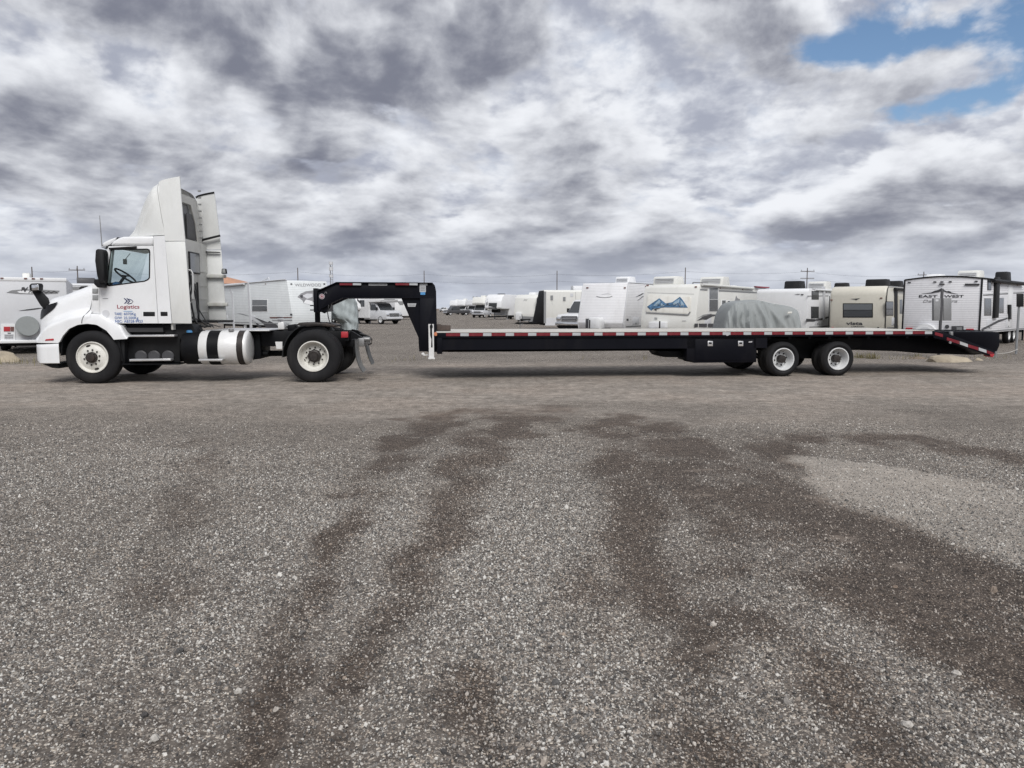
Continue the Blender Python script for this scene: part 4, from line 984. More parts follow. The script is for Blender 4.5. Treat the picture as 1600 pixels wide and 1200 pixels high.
for y in (477.2, 484.4):
    a = S(484, y, NV); MB().tube([(a[0], NV + .05, a[1]), (c0[0], NV + .05, a[1])], .012, 8).build('pin_handle', 'black', F)
ch = [(S(x, y, NV + .1)[0], NV + .12, S(x, y, NV + .1)[1]) for x, y in [(516, 474), (515, 480), (512, 486), (507, 488.5), (503, 487)]]
MB().tube(ch, .016, 7).build('safety_chain', 'black', F, smooth=60)
MB().tube([(S(x, y, .9)[0], .9, S(x, y, .9)[1]) for x, y in [(510, 477), (511.5, 486), (513, 496), (515.5, 504), (521, 512)]], .010, 6).build('brake_cable', 'hose', F, smooth=60)
for (xa, xb, m, n_) in ((531, 551, 'red', 'red_tape'), (551.6, 564.5, 'tapew', 'white_tape'), (618, 639, 'red', 'red_tape'), (639.6, 652.5, 'tapew', 'white_tape')):
    MB().prism(SL([(xa, 442.6), (xb, 442.8), (xb, 445.9), (xa, 445.7)], NV), NV - .056, NV - .046 + .048).build(n_, m, F)
MB().prism(SL([(576, 443), (605, 443), (605, 446.2), (576, 446.2)], NV), NV - .008, NV + .002).build('name_plate', 'tapew', F)
for k in range(12): MB().prism(SL([(577.4 + 2.25 * k, 443.9), (578.9 + 2.25 * k, 443.9), (578.9 + 2.25 * k, 445.5), (577.4 + 2.25 * k, 445.5)], NV), NV - .011, NV - .007).build('print_mark', 'greyprint', F)
MB().prism(SL([(636.5, 474), (650.5, 474), (649, 479.2), (637.5, 479.2)], NV), NV - .008, NV + .002).build('side_plate', 'tapew', F)
for k in range(5): MB().prism(SL([(638.6 + 2.2 * k, 475.6), (640 + 2.2 * k, 475.6), (640 + 2.2 * k, 477.8), (638.6 + 2.2 * k, 477.8)], NV), NV - .011, NV - .007).build('print_mark', 'greyprint', F)
pv = NV - .045
MB().prism(SL([(655.6, 443), (667.6, 443), (667.6, 446), (665.4, 446), (665.4, 456.4), (655.6, 456.4)], NV), NV - .006, NV + .002).build('maker_sticker', 'tapew', F)
MB().prism(SL([(657, 456.6), (664.4, 456.6), (664.4, 460.6), (657, 460.6)], NV), NV - .006, NV + .002).build('blue_sticker', 'skyprint', F)
for y in (448, 450.4, 452.8): MB().prism(SL([(657, y), (664, y), (664, y + 1.2), (657, y + 1.2)], NV), NV - .008, NV + .001).build('sticker_line', 'greyprint', F)
c = S(503, 463.2, NV); MB().lathe([(-.006, 0), (-.006, .055), (.002, .055)], (c[0], NV, c[1]), 'y', 28).build('round_decal', 'tapew', F)
MB().lathe([(-.009, .0), (-.009, .018), (-.005, .018)], (c[0], NV, c[1]), 'y', 16).lathe([(-.009, .034), (-.009, .044)], (c[0], NV, c[1]), 'y', 28).build('round_decal_mark', 'redprint', F)
MB().tube([(S(x, y, NV)[0], NV - .003, S(x, y, NV)[1]) for x, y in [(507, 459), (508, 456.6), (510, 456.4), (510.6, 458.6)]], .006, 6).build('script_mark', 'greyprint', F)
# landing jack
j = SL([(669.4, 506.5), (677.8, 506.5), (678.2, 559), (670.4, 559)], .05); js = SL([(672, 512), (675, 512), (676, 543), (673.4, 543), (674, 530), (672, 524)], .05)
MB().prism(j, .04, .20, [js]).build('landing_jack', 'alu2', F); MB().prism(js, .10, .14).build('jack_slot', 'black', F)
MB().prism(SL([(671.5, 509), (674, 505.6), (676.2, 509), (676, 512), (672, 512)], .03), .02, .06).build('jack_crank', 'black', F)
MB().box(S(669, 562, .1)[0], S(679.5, 562, .1)[0], .0, .24, S(672, 560.6, .1)[1], S(672, 558.6, .1)[1]).build('jack_foot', 'alu2', F)
MB().prism(SL([(658, 553), (661, 550.6), (663, 552), (664, 554), (671, 553.8), (671, 556), (662, 556)], .3), .3, .36).build('jack_link', 'alu2', F, .004)
# ---- dovetail and ramp
dt = [(1459, 517.6), (1470, 517.9), (1478, 520), (1555, 549), (1553, 556), (1545, 556), (1475, 531), (1459, 528)]
for y in (0, FW - .07): MB().prism(SL(dt, 0), y, y + .07).build('dovetail_rail', 'navy', F, .004)
rows = [[(S(x, y, 0)[0], v, S(x, y, 0)[1] - .02) for v in (.07, FW - .07)] for x, y in ((1459, 519), (1472, 519.5), (1552, 550))]
m = MB().grid(rows); n_ = len(m.v); m.v += [(x, y, z - .05) for x, y, z in m.v]; m.f += [tuple(n_ + k for k in f) for f in m.f[:]]; m.build('dovetail_deck', 'navy', F)
# tape following the slope
def on(t): return (1460 + (1470 - 1460) * t, 518.8)
segs = [((1460.5, 518.9), (1473, 522.2), 'red'), ((1479, 527), (1499, 533.2), 'red'), ((1499.5, 533.4), (1512, 537.8), 'tapew'), ((1512.6, 538), (1528.4, 542.8), 'red'), ((1529, 543), (1541, 547), 'tapew'), ((1541.6, 547.2), (1552, 551), 'red')]
for a, b, m_ in segs:
    q = SL([(a[0], a[1] - .2), (b[0], b[1] - .2), (b[0], b[1] + 4.6), (a[0], a[1] + 4.6)], 0); MB().prism(q, -.008, -.001).build('red_tape' if m_ == 'red' else 'white_tape', m_, F)
rp = SL([(1481, 518.2), (1556, 518.6), (1560.5, 522), (1560, 540), (1556, 549), (1548, 547.5), (1481, 522)], .25)
for y in (.22, FW - .22 - .9): MB().prism(rp, y, y + .9).build('folding_ramp', 'navy', F, .006)
for k in range(5):
    a = S(1490 + k * 14, 517.6, .25); MB().box(a[0], a[0] + .05, .22, 1.12, a[1], a[1] + .012).build('ramp_cleat', 'navy', F)
MB().prism(SL([(1484.5, 518), (1488.5, 518), (1488.5, 526.6), (1484.5, 526.6)], .1), .08, .14).build('ramp_hinge', 'steel', F, .004)
c = S(1484.5, 535, .0); MB().lathe([(-.012, 0), (-.012, .028), (.01, .03)], (c[0], 0, c[1]), 'y', 14).build('hinge_pin', 'steel', F)
MB().prism(SL([(1546, 553), (1554, 553), (1551, 558.6), (1547.5, 557)], 0), -.01, .2).build('tail_lamp', 'lamp_red', F, .01)
# loose timber block on the front of the deck
tb = empty('timber_block', ORG + UD * dk(684) + VD * .9 + Vector((0, 0, zdk + .005)), YAW)
tag(tb, 'rough dark timber block lying on the front of the trailer deck', 'timber')
bl = [S(x, y, .95)[0] - dk(684) for x, y in ((682.5, 512), (704, 512))]
hh_ = S(690, 507, .95)[1] - zdk
for k in range(3):
    MB().prism([(bl[0], 0), (bl[1] - .03 * k, 0), (bl[1] - .03 * k, hh_ * .82), (bl[0] + .12, hh_ * .86), (bl[0] + .08, hh_), (bl[0], hh_ * .96)], k * .17, k * .17 + .16).build('plank', 'wood', tb, .01)

# ------------------------------------------------------------------ parked caravans and vehicles
_tyre_cache = {}
def road_wheel(parent, x, y, rad=.36, w=.22, far=False, steel='rim2'):
    """small road wheel, outer face along -x (far: +x)"""
    key = (rad, w, steel)
    root = empty('wheel', (x, y, rad), math.pi if far else 0, parent)
    if key not in _tyre_cache:
        rr = rad * .60
        t = MB().lathe([(.02, rr), (0, rr + .3 * (rad - rr)), (.0, rr + .7 * (rad - rr)), (.03, rad - .01), (.05, rad), (w - .05, rad), (w - .03, rad - .01), (w, rr + .5 * (rad - rr)), (w - .02, rr)], (0, 0, 0), 'x', 28, True).build('tyre', 'rubber', root)
        r = MB().lathe([(.02, rr), (.01, rr - .01), (.05, rr - .03), (.06, rr * .5), (.03, rr * .35), (.03, 0)], (0, 0, 0), 'x', 28).build('rim', steel, root)
        _tyre_cache[key] = (t.data, r.data)
    else:
        for n, d in zip(('tyre', 'rim'), _tyre_cache[key]):
            o = bpy.data.objects.new(n, d); COL.objects.link(o); o.parent = root
    return root

class Box:
    """a parked vehicle: local x across the end that faces us, y into the body, z up; px are photo columns of that end's corners"""
    def __init__(s, name, label, cat, pxl, pxr, phi, W, group=None):
        s.W = W; ph = R(phi); e = Vector((math.cos(ph), -math.sin(ph), 0))
        a, b = ray(pxl, HOR), ray(pxr, HOR)
        det = a.x * -b.y + b.x * a.y
        t = (-W * e.x * -b.y - -W * e.y * -b.x) / det
        A = Vector((a.x * t, a.y * t, 0)); s.org = A + e * W / 2; s.ph = ph
        s.root = empty(name, s.org, -ph); tag(s.root, label, cat, group)
        s.front = [(0, 0), (9, 0)]
    def loc(s, px, py):
        r = ray(px, py); c, k = math.cos(s.ph), math.sin(s.ph)
        rot = lambda v: Vector((c * v.x - k * v.y, k * v.x + c * v.y, v.z))
        return rot(EYE - s.org), rot(r)
    def fy(s, z): return interp(z, s.front)
    def F(s, px, py):
        o, d = s.loc(px, py); y = 0
        for _ in range(4): t = (y - o.y) / d.y; z = o.z + d.z * t; y = s.fy(z)
        return (o.x + d.x * t, z)
    def R_(s, px, py): o, d = s.loc(px, py); t = (s.W / 2 - o.x) / d.x; return (o.y + d.y * t, o.z + d.z * t)
    def L_(s, px, py): o, d = s.loc(px, py); t = (-s.W / 2 - o.x) / d.x; return (o.y + d.y * t, o.z + d.z * t)
    def top(s, px, py, y=0): o, d = s.loc(px, py); t = (y - o.y) / d.y; return o.z + d.z * t
    def at(s, side, p, off):
        if side == 'F': return (p[0], s.fy(p[1]) - off, p[1])
        return ((s.W / 2 + off) if side == 'R' else -(s.W / 2 + off), p[0], p[1])
    def panel(s, side, pts, mat, name, t=.012, parent=None, px=True, bev=0.0):
        if px: pts = [getattr(s, {'F': 'F', 'R': 'R_', 'L': 'L_'}[side])(*p) for p in pts]
        P = []                                                    # extra points so that a panel follows a bent face
        for i, p in enumerate(pts):
            q = pts[(i + 1) % len(pts)]; P.append(p)
            if side == 'F' and abs(q[1] - p[1]) > .25: P += [(p[0] + (q[0] - p[0]) * k / 4, p[1] + (q[1] - p[1]) * k / 4) for k in (1, 2, 3)]
        return MB().loops([s.at(side, p, t) for p in P], [s.at(side, p, -.012) for p in P]).build(name, mat, parent or s.root, bev)
    def rect(s, side, x0, y0, x1, y1, mat, name, t=.012, parent=None, bev=0.0):
        return s.panel(side, [(x0, y0), (x1, y0), (x1, y1), (x0, y1)], mat, name, t, parent, True, bev)
    def window(s, side, x0, y0, x1, y1, pane='win', frame='plastic', split=None, m=.8):
        f = s.rect(side, x0, y0, x1, y1, frame, 'window', .014, bev=.006)
        if split is None: s.rect(side, x0 + m, y0 + m, x1 - m, y1 - m, pane, 'pane', .020, f)
        else:
            s.rect(side, x0 + m, y0 + m, x1 - m, split - .4, 'win2', 'pane', .020, f); s.rect(side, x0 + m, split + .5, x1 - m, y1 - m, pane, 'pane', .020, f)
        return f
    def body(s, prof, mat, name='body', bev=.05, x0=None, x1=None):
        s.zr = max(p[1] for p in prof)
        s.bodyo = MB().prism_x(prof, -s.W / 2 if x0 is None else x0, s.W / 2 if x1 is None else x1).build(name, mat, s.root, bev); return s.bodyo
    def gear(s, L, y=None, axles=2, z=.42, rad=.36):
        MB().box(-s.W / 2 + .3, s.W / 2 - .3, .25, L - .2, z - .14, z + .02).build('chassis', 'black', s.root)
        y = L * .58 if y is None else y
        for k in range(axles):
            yy = y + (k - (axles - 1) / 2) * .86
            road_wheel(s.root, -s.W / 2 + .06, yy, rad); road_wheel(s.root, s.W / 2 - .06, yy, rad, far=True)
    def ac(s, x, y, z, w=.75, d=1.0, h=.32, mat='cream', grille=True):
        o = MB().prism_x([(y, z), (y + .08, z + h * .9), (y + .2, z + h), (y + d * .8, z + h), (y + d, z)], x - w / 2, x + w / 2).build('air_conditioner', mat, s.root, .03)
        if grille:
            for k in range(4):
                MB().box(x - w * .4, x + w * .4, y - .01, y + .05, z + h * (.22 + .16 * k), z + h * (.28 + .16 * k)).build('grille_slat', 'lgrey', o)
        return o
    def ac_px(s, x0, x1, ytop, ybot, depth, **kw):
        a = s.top(x0, ytop, depth); b = s.top(x0, ybot, depth); o, d = s.loc(x0, ytop); t = (depth - o.y) / d.y; xa = o.x + d.x * t
        o, d = s.loc(x1, ytop); t = (depth - o.y) / d.y; xb = o.x + d.x * t
        lim = s.W / 2 - .08; w = min(xb - xa, 1.1); c = max(-lim + w / 2, min(lim - w / 2, (xa + xb) / 2))
        zb_ = getattr(s, 'zr', b); return s.ac(c, depth, zb_ - .01, w, 1.0, max(.16, min(.42, a - zb_)), **kw)
    def text(s, side, txt, px, py, px2, size, mat, **kw):
        fn = getattr(s, {'F': 'F', 'R': 'R_', 'L': 'L_'}[side]); a = fn(px, py); b = fn(px2, py); h = fn(px, py - size)[1] - a[1]
        A = Vector(s.at(side, a, .006)); B = Vector(s.at(side, b, .006)); C = Vector(s.at(side, (a[0], a[1] + h), .006))
        return lettering(txt, h, mat, s.root, A, B - A, C - A, width=(B - A).length, **kw)
    def line(s, side, pts, mat, name, r=.012, off=.0):
        fn = getattr(s, {'F': 'F', 'R': 'R_', 'L': 'L_'}[side])
        return MB().tube([s.at(side, fn(*p), off) for p in pts], r, 6).build(name, mat, s.root, smooth=60)
    def disc(s, side, px, py, r, mat, name, t=.012):
        p = getattr(s, {'F': 'F', 'R': 'R_', 'L': 'L_'}[side])(px, py)
        return s.panel(side, [(p[0] + r * math.cos(k * math.pi / 12), p[1] + r * math.sin(k * math.pi / 12)) for k in range(24)], mat, name, t, None, False)
    def tongue(s, z=.45, ln=1.1, cover=None):
        for k in (-1, 1): MB().tube([(k * .55, s.fy(z) + .2, z), (0, -ln, z)], .05, 8).build('tongue_beam', 'black', s.root)
        MB().tube([(0, -ln + .25, .06), (0, -ln + .25, z + .45)], .03, 10).build('tongue_jack', 'black', s.root); MB().box(-.1, .1, -ln + .15, -ln + .35, .0, .06).build('jack_foot', 'steel', s.root)
        if cover: MB().prism([(-.32, z), (.32, z), (.32, z + .42), (.26, z + .55), (-.26, z + .55), (-.32, z + .42)], -.62, -.12).build('propane_cover', cover, s.root, .05)
    def legs(s, L):
        for k in (-1, 1):
            for y in (.4, L - .4): MB().box(k * (s.W / 2 - .25) - .03, k * (s.W / 2 - .25) + .03, y, y + .06, .0, .5).build('stabiliser_leg', 'black', s.root)

def fittings(b, L, side):
    k = 1 if side == 'R' else -1; x = k * b.W / 2; z = b.zr
    MB().tube([(x, .5, z - .01), (x, L, z - .02)], .02, 6).build('gutter', 'lgrey', b.root)
    MB().box(min(x, x + k * .014), max(x, x + k * .014), .3, L - .1, .56, .60).build('lower_trim', 'mgrey', b.root)
    for y in (1.0, L * .45, L - 1.6):
        f = MB().box(min(x, x + k * .012), max(x, x + k * .012), y, y + .75, .66, 1.02).build('access_door', 'lgrey', b.root, .004); MB().box(min(x, x + k * .03), max(x, x + k * .03), y + .34, y + .42, .70, .73).build('latch', 'charcoal', f)
    for y in (L * .3, L * .62): MB().box(min(x, x + k * .02), max(x, x + k * .02), y, y + .08, z - .16, z - .11).build('marker_lamp', 'brown', b.root)
    for xx, y in ((-.4, L * .35), (.4, L * .7)): MB().box(xx - .2, xx + .2, y, y + .4, z - .01, z + .09).build('roof_vent', 'white', b.root, .02)
# ---- white lap-sided trailer at the right edge
b = Box('travel_trailer', 'white lap sided travel trailer with black trim and dark mountain emblem, right edge', 'camper', 1411.5, 1532, 44, 2.6)
zr = b.top(1533, 434.6, 0); L = 9.0
b.body([(0, .52), (0, zr), (L, zr), (L, .52)], 'sid3', bev=.015)
arc = [(-b.W / 2 + b.W * k / 16, zr + .10 * math.sin(math.pi * k / 16)) for k in range(17)]
MB().prism(arc + [(b.W / 2, zr - .02), (-b.W / 2, zr - .02)], .0, L - .02).build('roof', 'sid3', b.root)
MB().tube([(x, -.01, z) for x, z in arc], .028, 6).build('roof_trim', 'plastic', b.root, smooth=60)
for x in (-b.W / 2, b.W / 2): MB().box(x - .028, x + .028, -.022, .03, .52, zr).build('corner_trim', 'plastic', b.root, .006)
MB().tube([(b.W / 2 + .01, 0, zr), (b.W / 2 + .01, L, zr)], .03, 6).build('roof_rail', 'plastic', b.root)
b.gear(L, 5.6, z=.52); b.legs(L)
b.panel('F', [(1440, 458.6), (1455, 457), (1460, 454.4), (1466, 453), (1471.5, 450), (1474.5, 452.6), (1479, 455), (1483, 454.6), (1488, 457.4), (1497, 459.2), (1486, 458.2), (1478, 456.6), (1472, 453.8), (1468, 456.4), (1462, 457.2), (1455, 458.4)], 'darkprint', 'mountain_emblem')
b.text('F', 'EAST', 1435, 464.8, 1464, 5.6, 'darkprint', bold=.0015); b.text('F', 'WEST', 1475.5, 464.8, 1506, 5.6, 'darkprint', bold=.0015)
b.text('F', 'Della Terra', 1441, 472.4, 1495, 6, 'greyprint', shear=.3)
for x, y in ((1421, 441.2), (1461, 440.4), (1472, 440.2), (1485, 440), (1525.5, 439.4)): b.rect('F', x - 2.2, y - .8, x + 2.2, y + .9, 'charcoal', 'marker_lamp', .03)
b.rect('F', 1508, 443, 1530.5, 446, 'charcoal', 'end_vent', .04, bev=.01); b.rect('F', 1468, 443, 1476, 444.8, 'charcoal', 'camera_pod', .06, bev=.01)
b.rect('F', 1415.5, 512, 1425.6, 514.6, 'lamp_red', 'tail_light', .03); b.rect('F', 1510, 513.6, 1521.6, 517.4, 'lamp_red', 'tail_light', .03)
f = b.rect('F', 1487, 509.4, 1505.6, 517.5, 'charcoal', 'plate_holder', .02); b.rect('F', 1495, 511, 1503.5, 516, 'mgrey', 'licence_plate', .03, f)
b.disc('F', 1480, 510.4, .07, 'charcoal', 'service_port', .03)
b.disc('F', 1448, 522, .38, 'white', 'spare_wheel_cover', .22); b.disc('F', 1448, 522, .27, 'lgrey', 'cover_disc', .235)
MB().box(-b.W / 2 + .1, b.W / 2 - .1, -.3, -.18, .42, .54).build('rear_bumper', 'black', b.root)
o = b.ac_px(1496, 1530, 417, 430.6, 2.6, mat='cream'); b.ac_px(1446, 1468, 428, 432.4, 1.4, mat='white', grille=False)
b.ac_px(1556, 1574, 424, 433, 4.0, mat='plastic', grille=False)
b.window('R', 1542.5, 436.5, 1548.5, 453.5); b.window('R', 1537.5, 466, 1548.5, 493, 'win2', 'mgrey', None); b.window('R', 1558.5, 465, 1568, 489, 'win2', 'mgrey', None)
d_ = b.panel('R', [(1573.5, 512), (1575, 446), (1576.5, 443.4), (1581.5, 443.4), (1582.6, 446), (1581, 510)], 'white', 'door', .02, bev=.01); b.rect('R', 1574, 476, 1577, 499, 'plastic', 'grab_handle', .08, d_)
b.panel('R', [(1553.5, 433.4), (1558.6, 433.2), (1556, 496.5), (1550, 497)], 'plastic', 'awning_arm', .10, bev=.02)
MB().tube([(b.W / 2 + .1, 1.2, zr - .06), (b.W / 2 + .1, 6.5, zr - .06)], .07, 10).build('awning', 'plastic', b.root)
b.panel('R', [(1536, 460), (1600, 456), (1600, 457.6), (1536, 462)], 'mgrey', 'side_stripe'); b.panel('R', [(1533, 514), (1560, 500), (1575, 496), (1575, 498), (1561, 503), (1535, 516.4)], 'darkprint', 'side_swoosh')
fittings(b, L, 'R')
# ---- tan rounded trailer
b = Box('travel_trailer', 'tan trailer with rounded roof and wide two pane dark end window', 'camper', 1295.5, 1384.5, 40, 2.44)
zr = b.top(1384, 447.5, 0) + .03; L = 7.2; zc_ = zr - .42
b.front = [(.4, .0), (zc_, .0)] + [(zc_ + .42 * math.sin(k * math.pi / 16), .42 * (1 - math.cos(k * math.pi / 16)) * .8) for k in range(1, 9)]
b.body([(0, .45)] + [(y, z) for z, y in b.front[1:]] + [(L, zr), (L, .45)], 'tan', bev=.14)
MB().tube([(b.W / 2 + .004, y + .03, z) for z, y in b.front[1:]] + [(b.W / 2 + .004, L, zr)], .016, 6).build('edge_trim', 'plastic', b.root, smooth=60)
for x in (-b.W / 2, b.W / 2): MB().box(x - .012, x + .012, .0, .04, .45, zc_).build('corner_trim', 'plastic', b.root)
b.gear(L, 4.2, z=.45); b.legs(L)
b.window('F', 1317, 473.8, 1364, 496.2, 'win', 'plastic', 484.6, 1.3)
b.text('F', 'vista', 1322.5, 507.6, 1348.5, 7.4, 'darkprint', bold=.006); b.text('F', 'CARAVAN', 1329.5, 511.4, 1350, 3.2, 'darkprint', bold=.001, shear=.2)
b.panel('F', [(1329, 467), (1344, 466), (1340, 468), (1337.5, 469.4), (1336, 468.2)], 'darkprint', 'emblem')
for x, y in ((1299, 468.6), (1377, 465.6)): b.rect('F', x - 1.8, y - .7, x + 1.8, y + .9, 'brown', 'marker_lamp', .03)
b.rect('F', 1299.5, 511.6, 1302.5, 514, 'lamp_red', 'tail_light', .03); b.rect('F', 1308, 512.2, 1311, 513.6, 'charcoal', 'reflector', .02); b.rect('F', 1371, 511, 1373.5, 513.4, 'charcoal', 'reflector', .02)
MB().box(-1.0, 1.0, -.25, -.12, .42, .54).build('rear_bumper', 'black', b.root)
b.ac_px(1352, 1383.5, 436, 449.6, 1.6, mat='plastic', grille=False); b.ac_px(1388, 1405, 438.4, 446.6, 4.4, mat='plastic', grille=False)
b.window('R', 1383.5, 471, 1395.5, 493, 'win2', 'plastic', 483)
b.panel('R', [(1397, 452), (1402, 452), (1402, 513), (1397, 513)], 'plastic', 'door_gap', .02); d_ = b.panel('R', [(1403, 462), (1410.5, 462), (1410.5, 516), (1402.6, 516)], 'tan', 'door', .03); b.rect('R', 1404.6, 468, 1408.6, 490, 'win2', 'pane', .04, d_)
MB().tube([(b.W / 2 + .08, 1.0, zr - .12), (b.W / 2 + .08, 5.0, zr - .12)], .06, 10).build('awning', 'plastic', b.root)
fittings(b, L, 'R')
# ---- grey white trailer behind the tarp
b = Box('travel_trailer', 'grey white camper with curved dark side stripe between the tan trailer and the tarpaulin', 'camper', 1181, 1262, 40, 2.44)
zr = b.top(1262, 450.5, 0); L = 8.0; zc_ = zr - .2
b.front = [(.4, .0), (zc_, .02)] + [(zc_ + .2 * math.sin(k * math.pi / 12), .2 * (1 - math.cos(k * math.pi / 12)) + .02) for k in range(1, 7)]
b.body([(0, .45)] + [(y, z) for z, y in b.front[1:]] + [(L, zr), (L, .45)], 'white', bev=.05); b.gear(L, z=.45); b.legs(L)
b.window('R', 1268, 454.5, 1279, 468, 'win', 'charcoal', 461); b.window('R', 1267, 479, 1279, 497.5, 'win', 'charcoal')
b.panel('R', [(1260, 498), (1272, 498.6), (1284, 497), (1294, 494.4), (1294, 497), (1284, 500), (1272, 502.4), (1260, 502.6)], 'charcoal', 'side_stripe')
b.panel('R', [(1262, 462), (1294, 461.6), (1294, 462.8), (1262, 463.2)], 'mgrey', 'upper_stripe'); b.rect('R', 1285, 447.5, 1287.5, 500, 'lgrey', 'awning_arm', .06)
b.panel('F', [(1241, 460.6), (1246, 459), (1251, 459.4), (1248, 460.8)], 'greyprint', 'emblem'); b.rect('F', 1252, 459.4, 1255.6, 460.8, 'charcoal', 'marker_lamp', .03)
b.ac_px(1225, 1248.5, 438, 446.5, 1.5, mat='plastic', grille=False); b.ac_px(1262, 1290, 438, 447.6, 3.0, mat='cream'); b.ac_px(1304, 1321, 441.6, 447.4, 5.5, mat='plastic', grille=False)
MB().tube([(b.W / 2 + .05, .8, zr - .05), (b.W / 2 + .05, 6, zr - .05)], .05, 8).build('awning', 'white', b.root)
fittings(b, L, 'R')
# ---- trailer with the painted blue peaks
b = Box('travel_trailer', 'cream fronted trailer with blue mountain peaks painted on its window cover', 'camper', 1001, 1087, 36, 2.55)
zr = b.top(1092, 443, 0); L = 9.0
b.front = [(.4, .0), (1.0, .0), (zr - .12, .36), (zr, .52)]
b.body([(0, .45), (0, 1.0), (.36, zr - .12), (.52, zr), (L, zr - .04), (L, .45)], 'cream', bev=.06); b.gear(L, 5.2, z=.45); b.legs(L)
cv = b.panel('F', [(1012.5, 461.5), (1014, 460), (1079, 463.6), (1080.6, 466), (1077.6, 488), (1075, 491), (1010.5, 487.6), (1009.6, 485.6)], 'rim', 'window_cover', .05, bev=.012)
b.panel('F', [(1010.4, 486), (1076.4, 489.6), (1078, 487), (1079.4, 487), (1077, 491.8), (1075, 492.6), (1010, 489)], 'steel', 'cover_edge', .045)
b.panel('F', [(1011.7, 479.4), (1020, 473.4), (1031, 466), (1041, 474), (1046, 473), (1051, 472.4), (1063.3, 463.6), (1067.4, 468.6), (1075.5, 480.6), (1040, 480.2), (1029, 481.4), (1022, 482.6), (1018.6, 485.4)], 'mtn', 'painted_peaks', .062)
for q in ([(1022, 477.5), (1031, 468), (1033.5, 472), (1027, 477.8)], [(1034, 473.5), (1040.5, 478), (1033, 479)], [(1052, 474), (1063, 466), (1062, 472.5), (1054, 476.5)], [(1064, 468), (1070.5, 476), (1065, 478)]):
    b.panel('F', q, 'mtn2', 'painted_snow', .068)
b.panel('F', [(1022, 484), (1026, 482), (1033, 481.6), (1027, 483.4), (1026.4, 486.2), (1024, 484.4)], 'darkprint', 'bird_mark', .066)
b.line('F', [(1026, 477), (1029, 474.6), (1028.6, 478.4), (1033, 475.6), (1034, 478.6), (1038, 475.4), (1040, 478.6), (1044, 475), (1046.6, 478), (1050, 475.4)], 'darkprint', 'script', .010, .072)
b.line('F', [(1053, 476), (1057, 473), (1058, 478), (1062, 474), (1064, 478.6), (1067, 475), (1069.6, 479)], 'tapew', 'script', .010, .072)
for x, y in ((1012, 445.8), (1087.5, 448)): b.rect('F', x - 1.6, y - .9, x + 1.6, y + .9, 'brown', 'marker_lamp', .03)
b.line('F', [(1011.5, 457.4), (1084.5, 459.6)], 'mgrey', 'seam', .008); b.line('F', [(1020.5, 442), (1019.8, 457.6)], 'mgrey', 'seam', .006)
b.rect('F', 1017, 502.6, 1044, 513, 'white', 'front_locker', .25, bev=.04); b.rect('F', 1023, 496, 1027, 499, 'grey', 'vent', .03); b.rect('F', 1066, 501, 1072, 501.8, 'greyprint', 'small_print', .01)
b.rect('F', 1020, 512.2, 1026, 514.6, 'tapew', 'latch', .28); b.tongue(.45, 1.0)
b.ac_px(1102, 1141, 431.4, 442.4, 3.2, mat='cream'); b.ac_px(1010, 1046, 432, 441.2, 1.0, mat='cream')
MB().tube([(.2, 2.2, zr), (.2, 2.2, zr + .12), (.1, 2.6, zr + .14), (.6, 3.0, zr + .12)], .02, 6).build('tv_antenna', 'charcoal', b.root)
b.window('R', 1107, 449, 1122, 487, 'win', 'white', 467.6, 1.0); b.window('R', 1127, 468.6, 1134, 489, 'win', 'white'); b.window('R', 1135.6, 469.4, 1141, 489, 'win', 'white')
b.panel('R', [(1094, 451.4), (1105, 452), (1105, 454), (1094, 453.4)], 'mgrey', 'upper_stripe'); b.panel('R', [(1123, 453), (1219, 458.4), (1219, 460), (1123, 455.2)], 'mgrey', 'upper_stripe')
b.panel('R', [(1089, 501), (1098, 494.6), (1110, 491), (1127, 492), (1113, 494.4), (1103, 500), (1098, 499)], 'charcoal', 'swoosh'); b.panel('R', [(1090, 497), (1099, 491.6), (1112, 489.8), (1099, 493.4)], 'greyprint', 'swoosh')
for x0, x1 in ((1085.6, 1090), (1092, 1104), (1106, 1128)): b.rect('R', x0, 505.6, x1, 511, 'charcoal', 'appliance_vent', .02)
b.panel('R', [(1148, 470), (1150, 462), (1152, 466), (1156, 467.6), (1156, 470)], 'greyprint', 'lighthouse_mark')
b.panel('R', [(1178, 447), (1200, 448.6), (1198, 450.6), (1179, 449)], 'redprint', 'awning_tag', .10); MB().tube([(b.W / 2 + .06, .5, zr - .03), (b.W / 2 + .06, 7, zr - .06)], .055, 8).build('awning', 'cream', b.root)
fittings(b, L, 'R')
# ---- lap-sided trailer with the propane cover
b = Box('travel_trailer', 'white lap sided trailer front with thin curved line and white propane cover', 'camper', 903, 974, 34, 2.44)
zr = b.top(980, 441.4, .5); L = 8.0
b.front = [(.4, .12), (.75, .0), (zr - .1, .50), (zr, .58)]
b.body([(.12, .45), (0, .75), (.50, zr - .1), (.58, zr), (L, zr - .02), (L, .45)], 'sid', bev=.03); b.gear(L, 4.6, z=.45); b.legs(L); b.tongue(.45, 1.3, 'white')
MB().box(-.44, -.34, -.66, -.4, .5, .95).build('battery_box', 'charcoal', b.root, .02)
b.line('F', [(932, 463), (938, 464.6), (946, 465), (953, 464.2), (957, 462.6)], 'greyprint', 'curved_emblem', .018); b.line('F', [(940, 460), (950, 458.6), (955, 460)], 'lgrey', 'script', .012)
for x, y in ((918, 449.6), (976.5, 449.6)): b.rect('F', x - 1.5, y - .9, x + 1.5, y + .9, 'brown', 'marker_lamp', .03)
b.panel('R', [(993, 464), (1003, 458.6), (1006, 458), (1000, 462)], 'charcoal', 'swoosh'); b.panel('R', [(995, 470), (1004, 462.4), (1006, 462.6), (999, 468)], 'greyprint', 'swoosh'); b.rect('R', 979, 498, 981.6, 501, 'charcoal', 'outlet', .02)
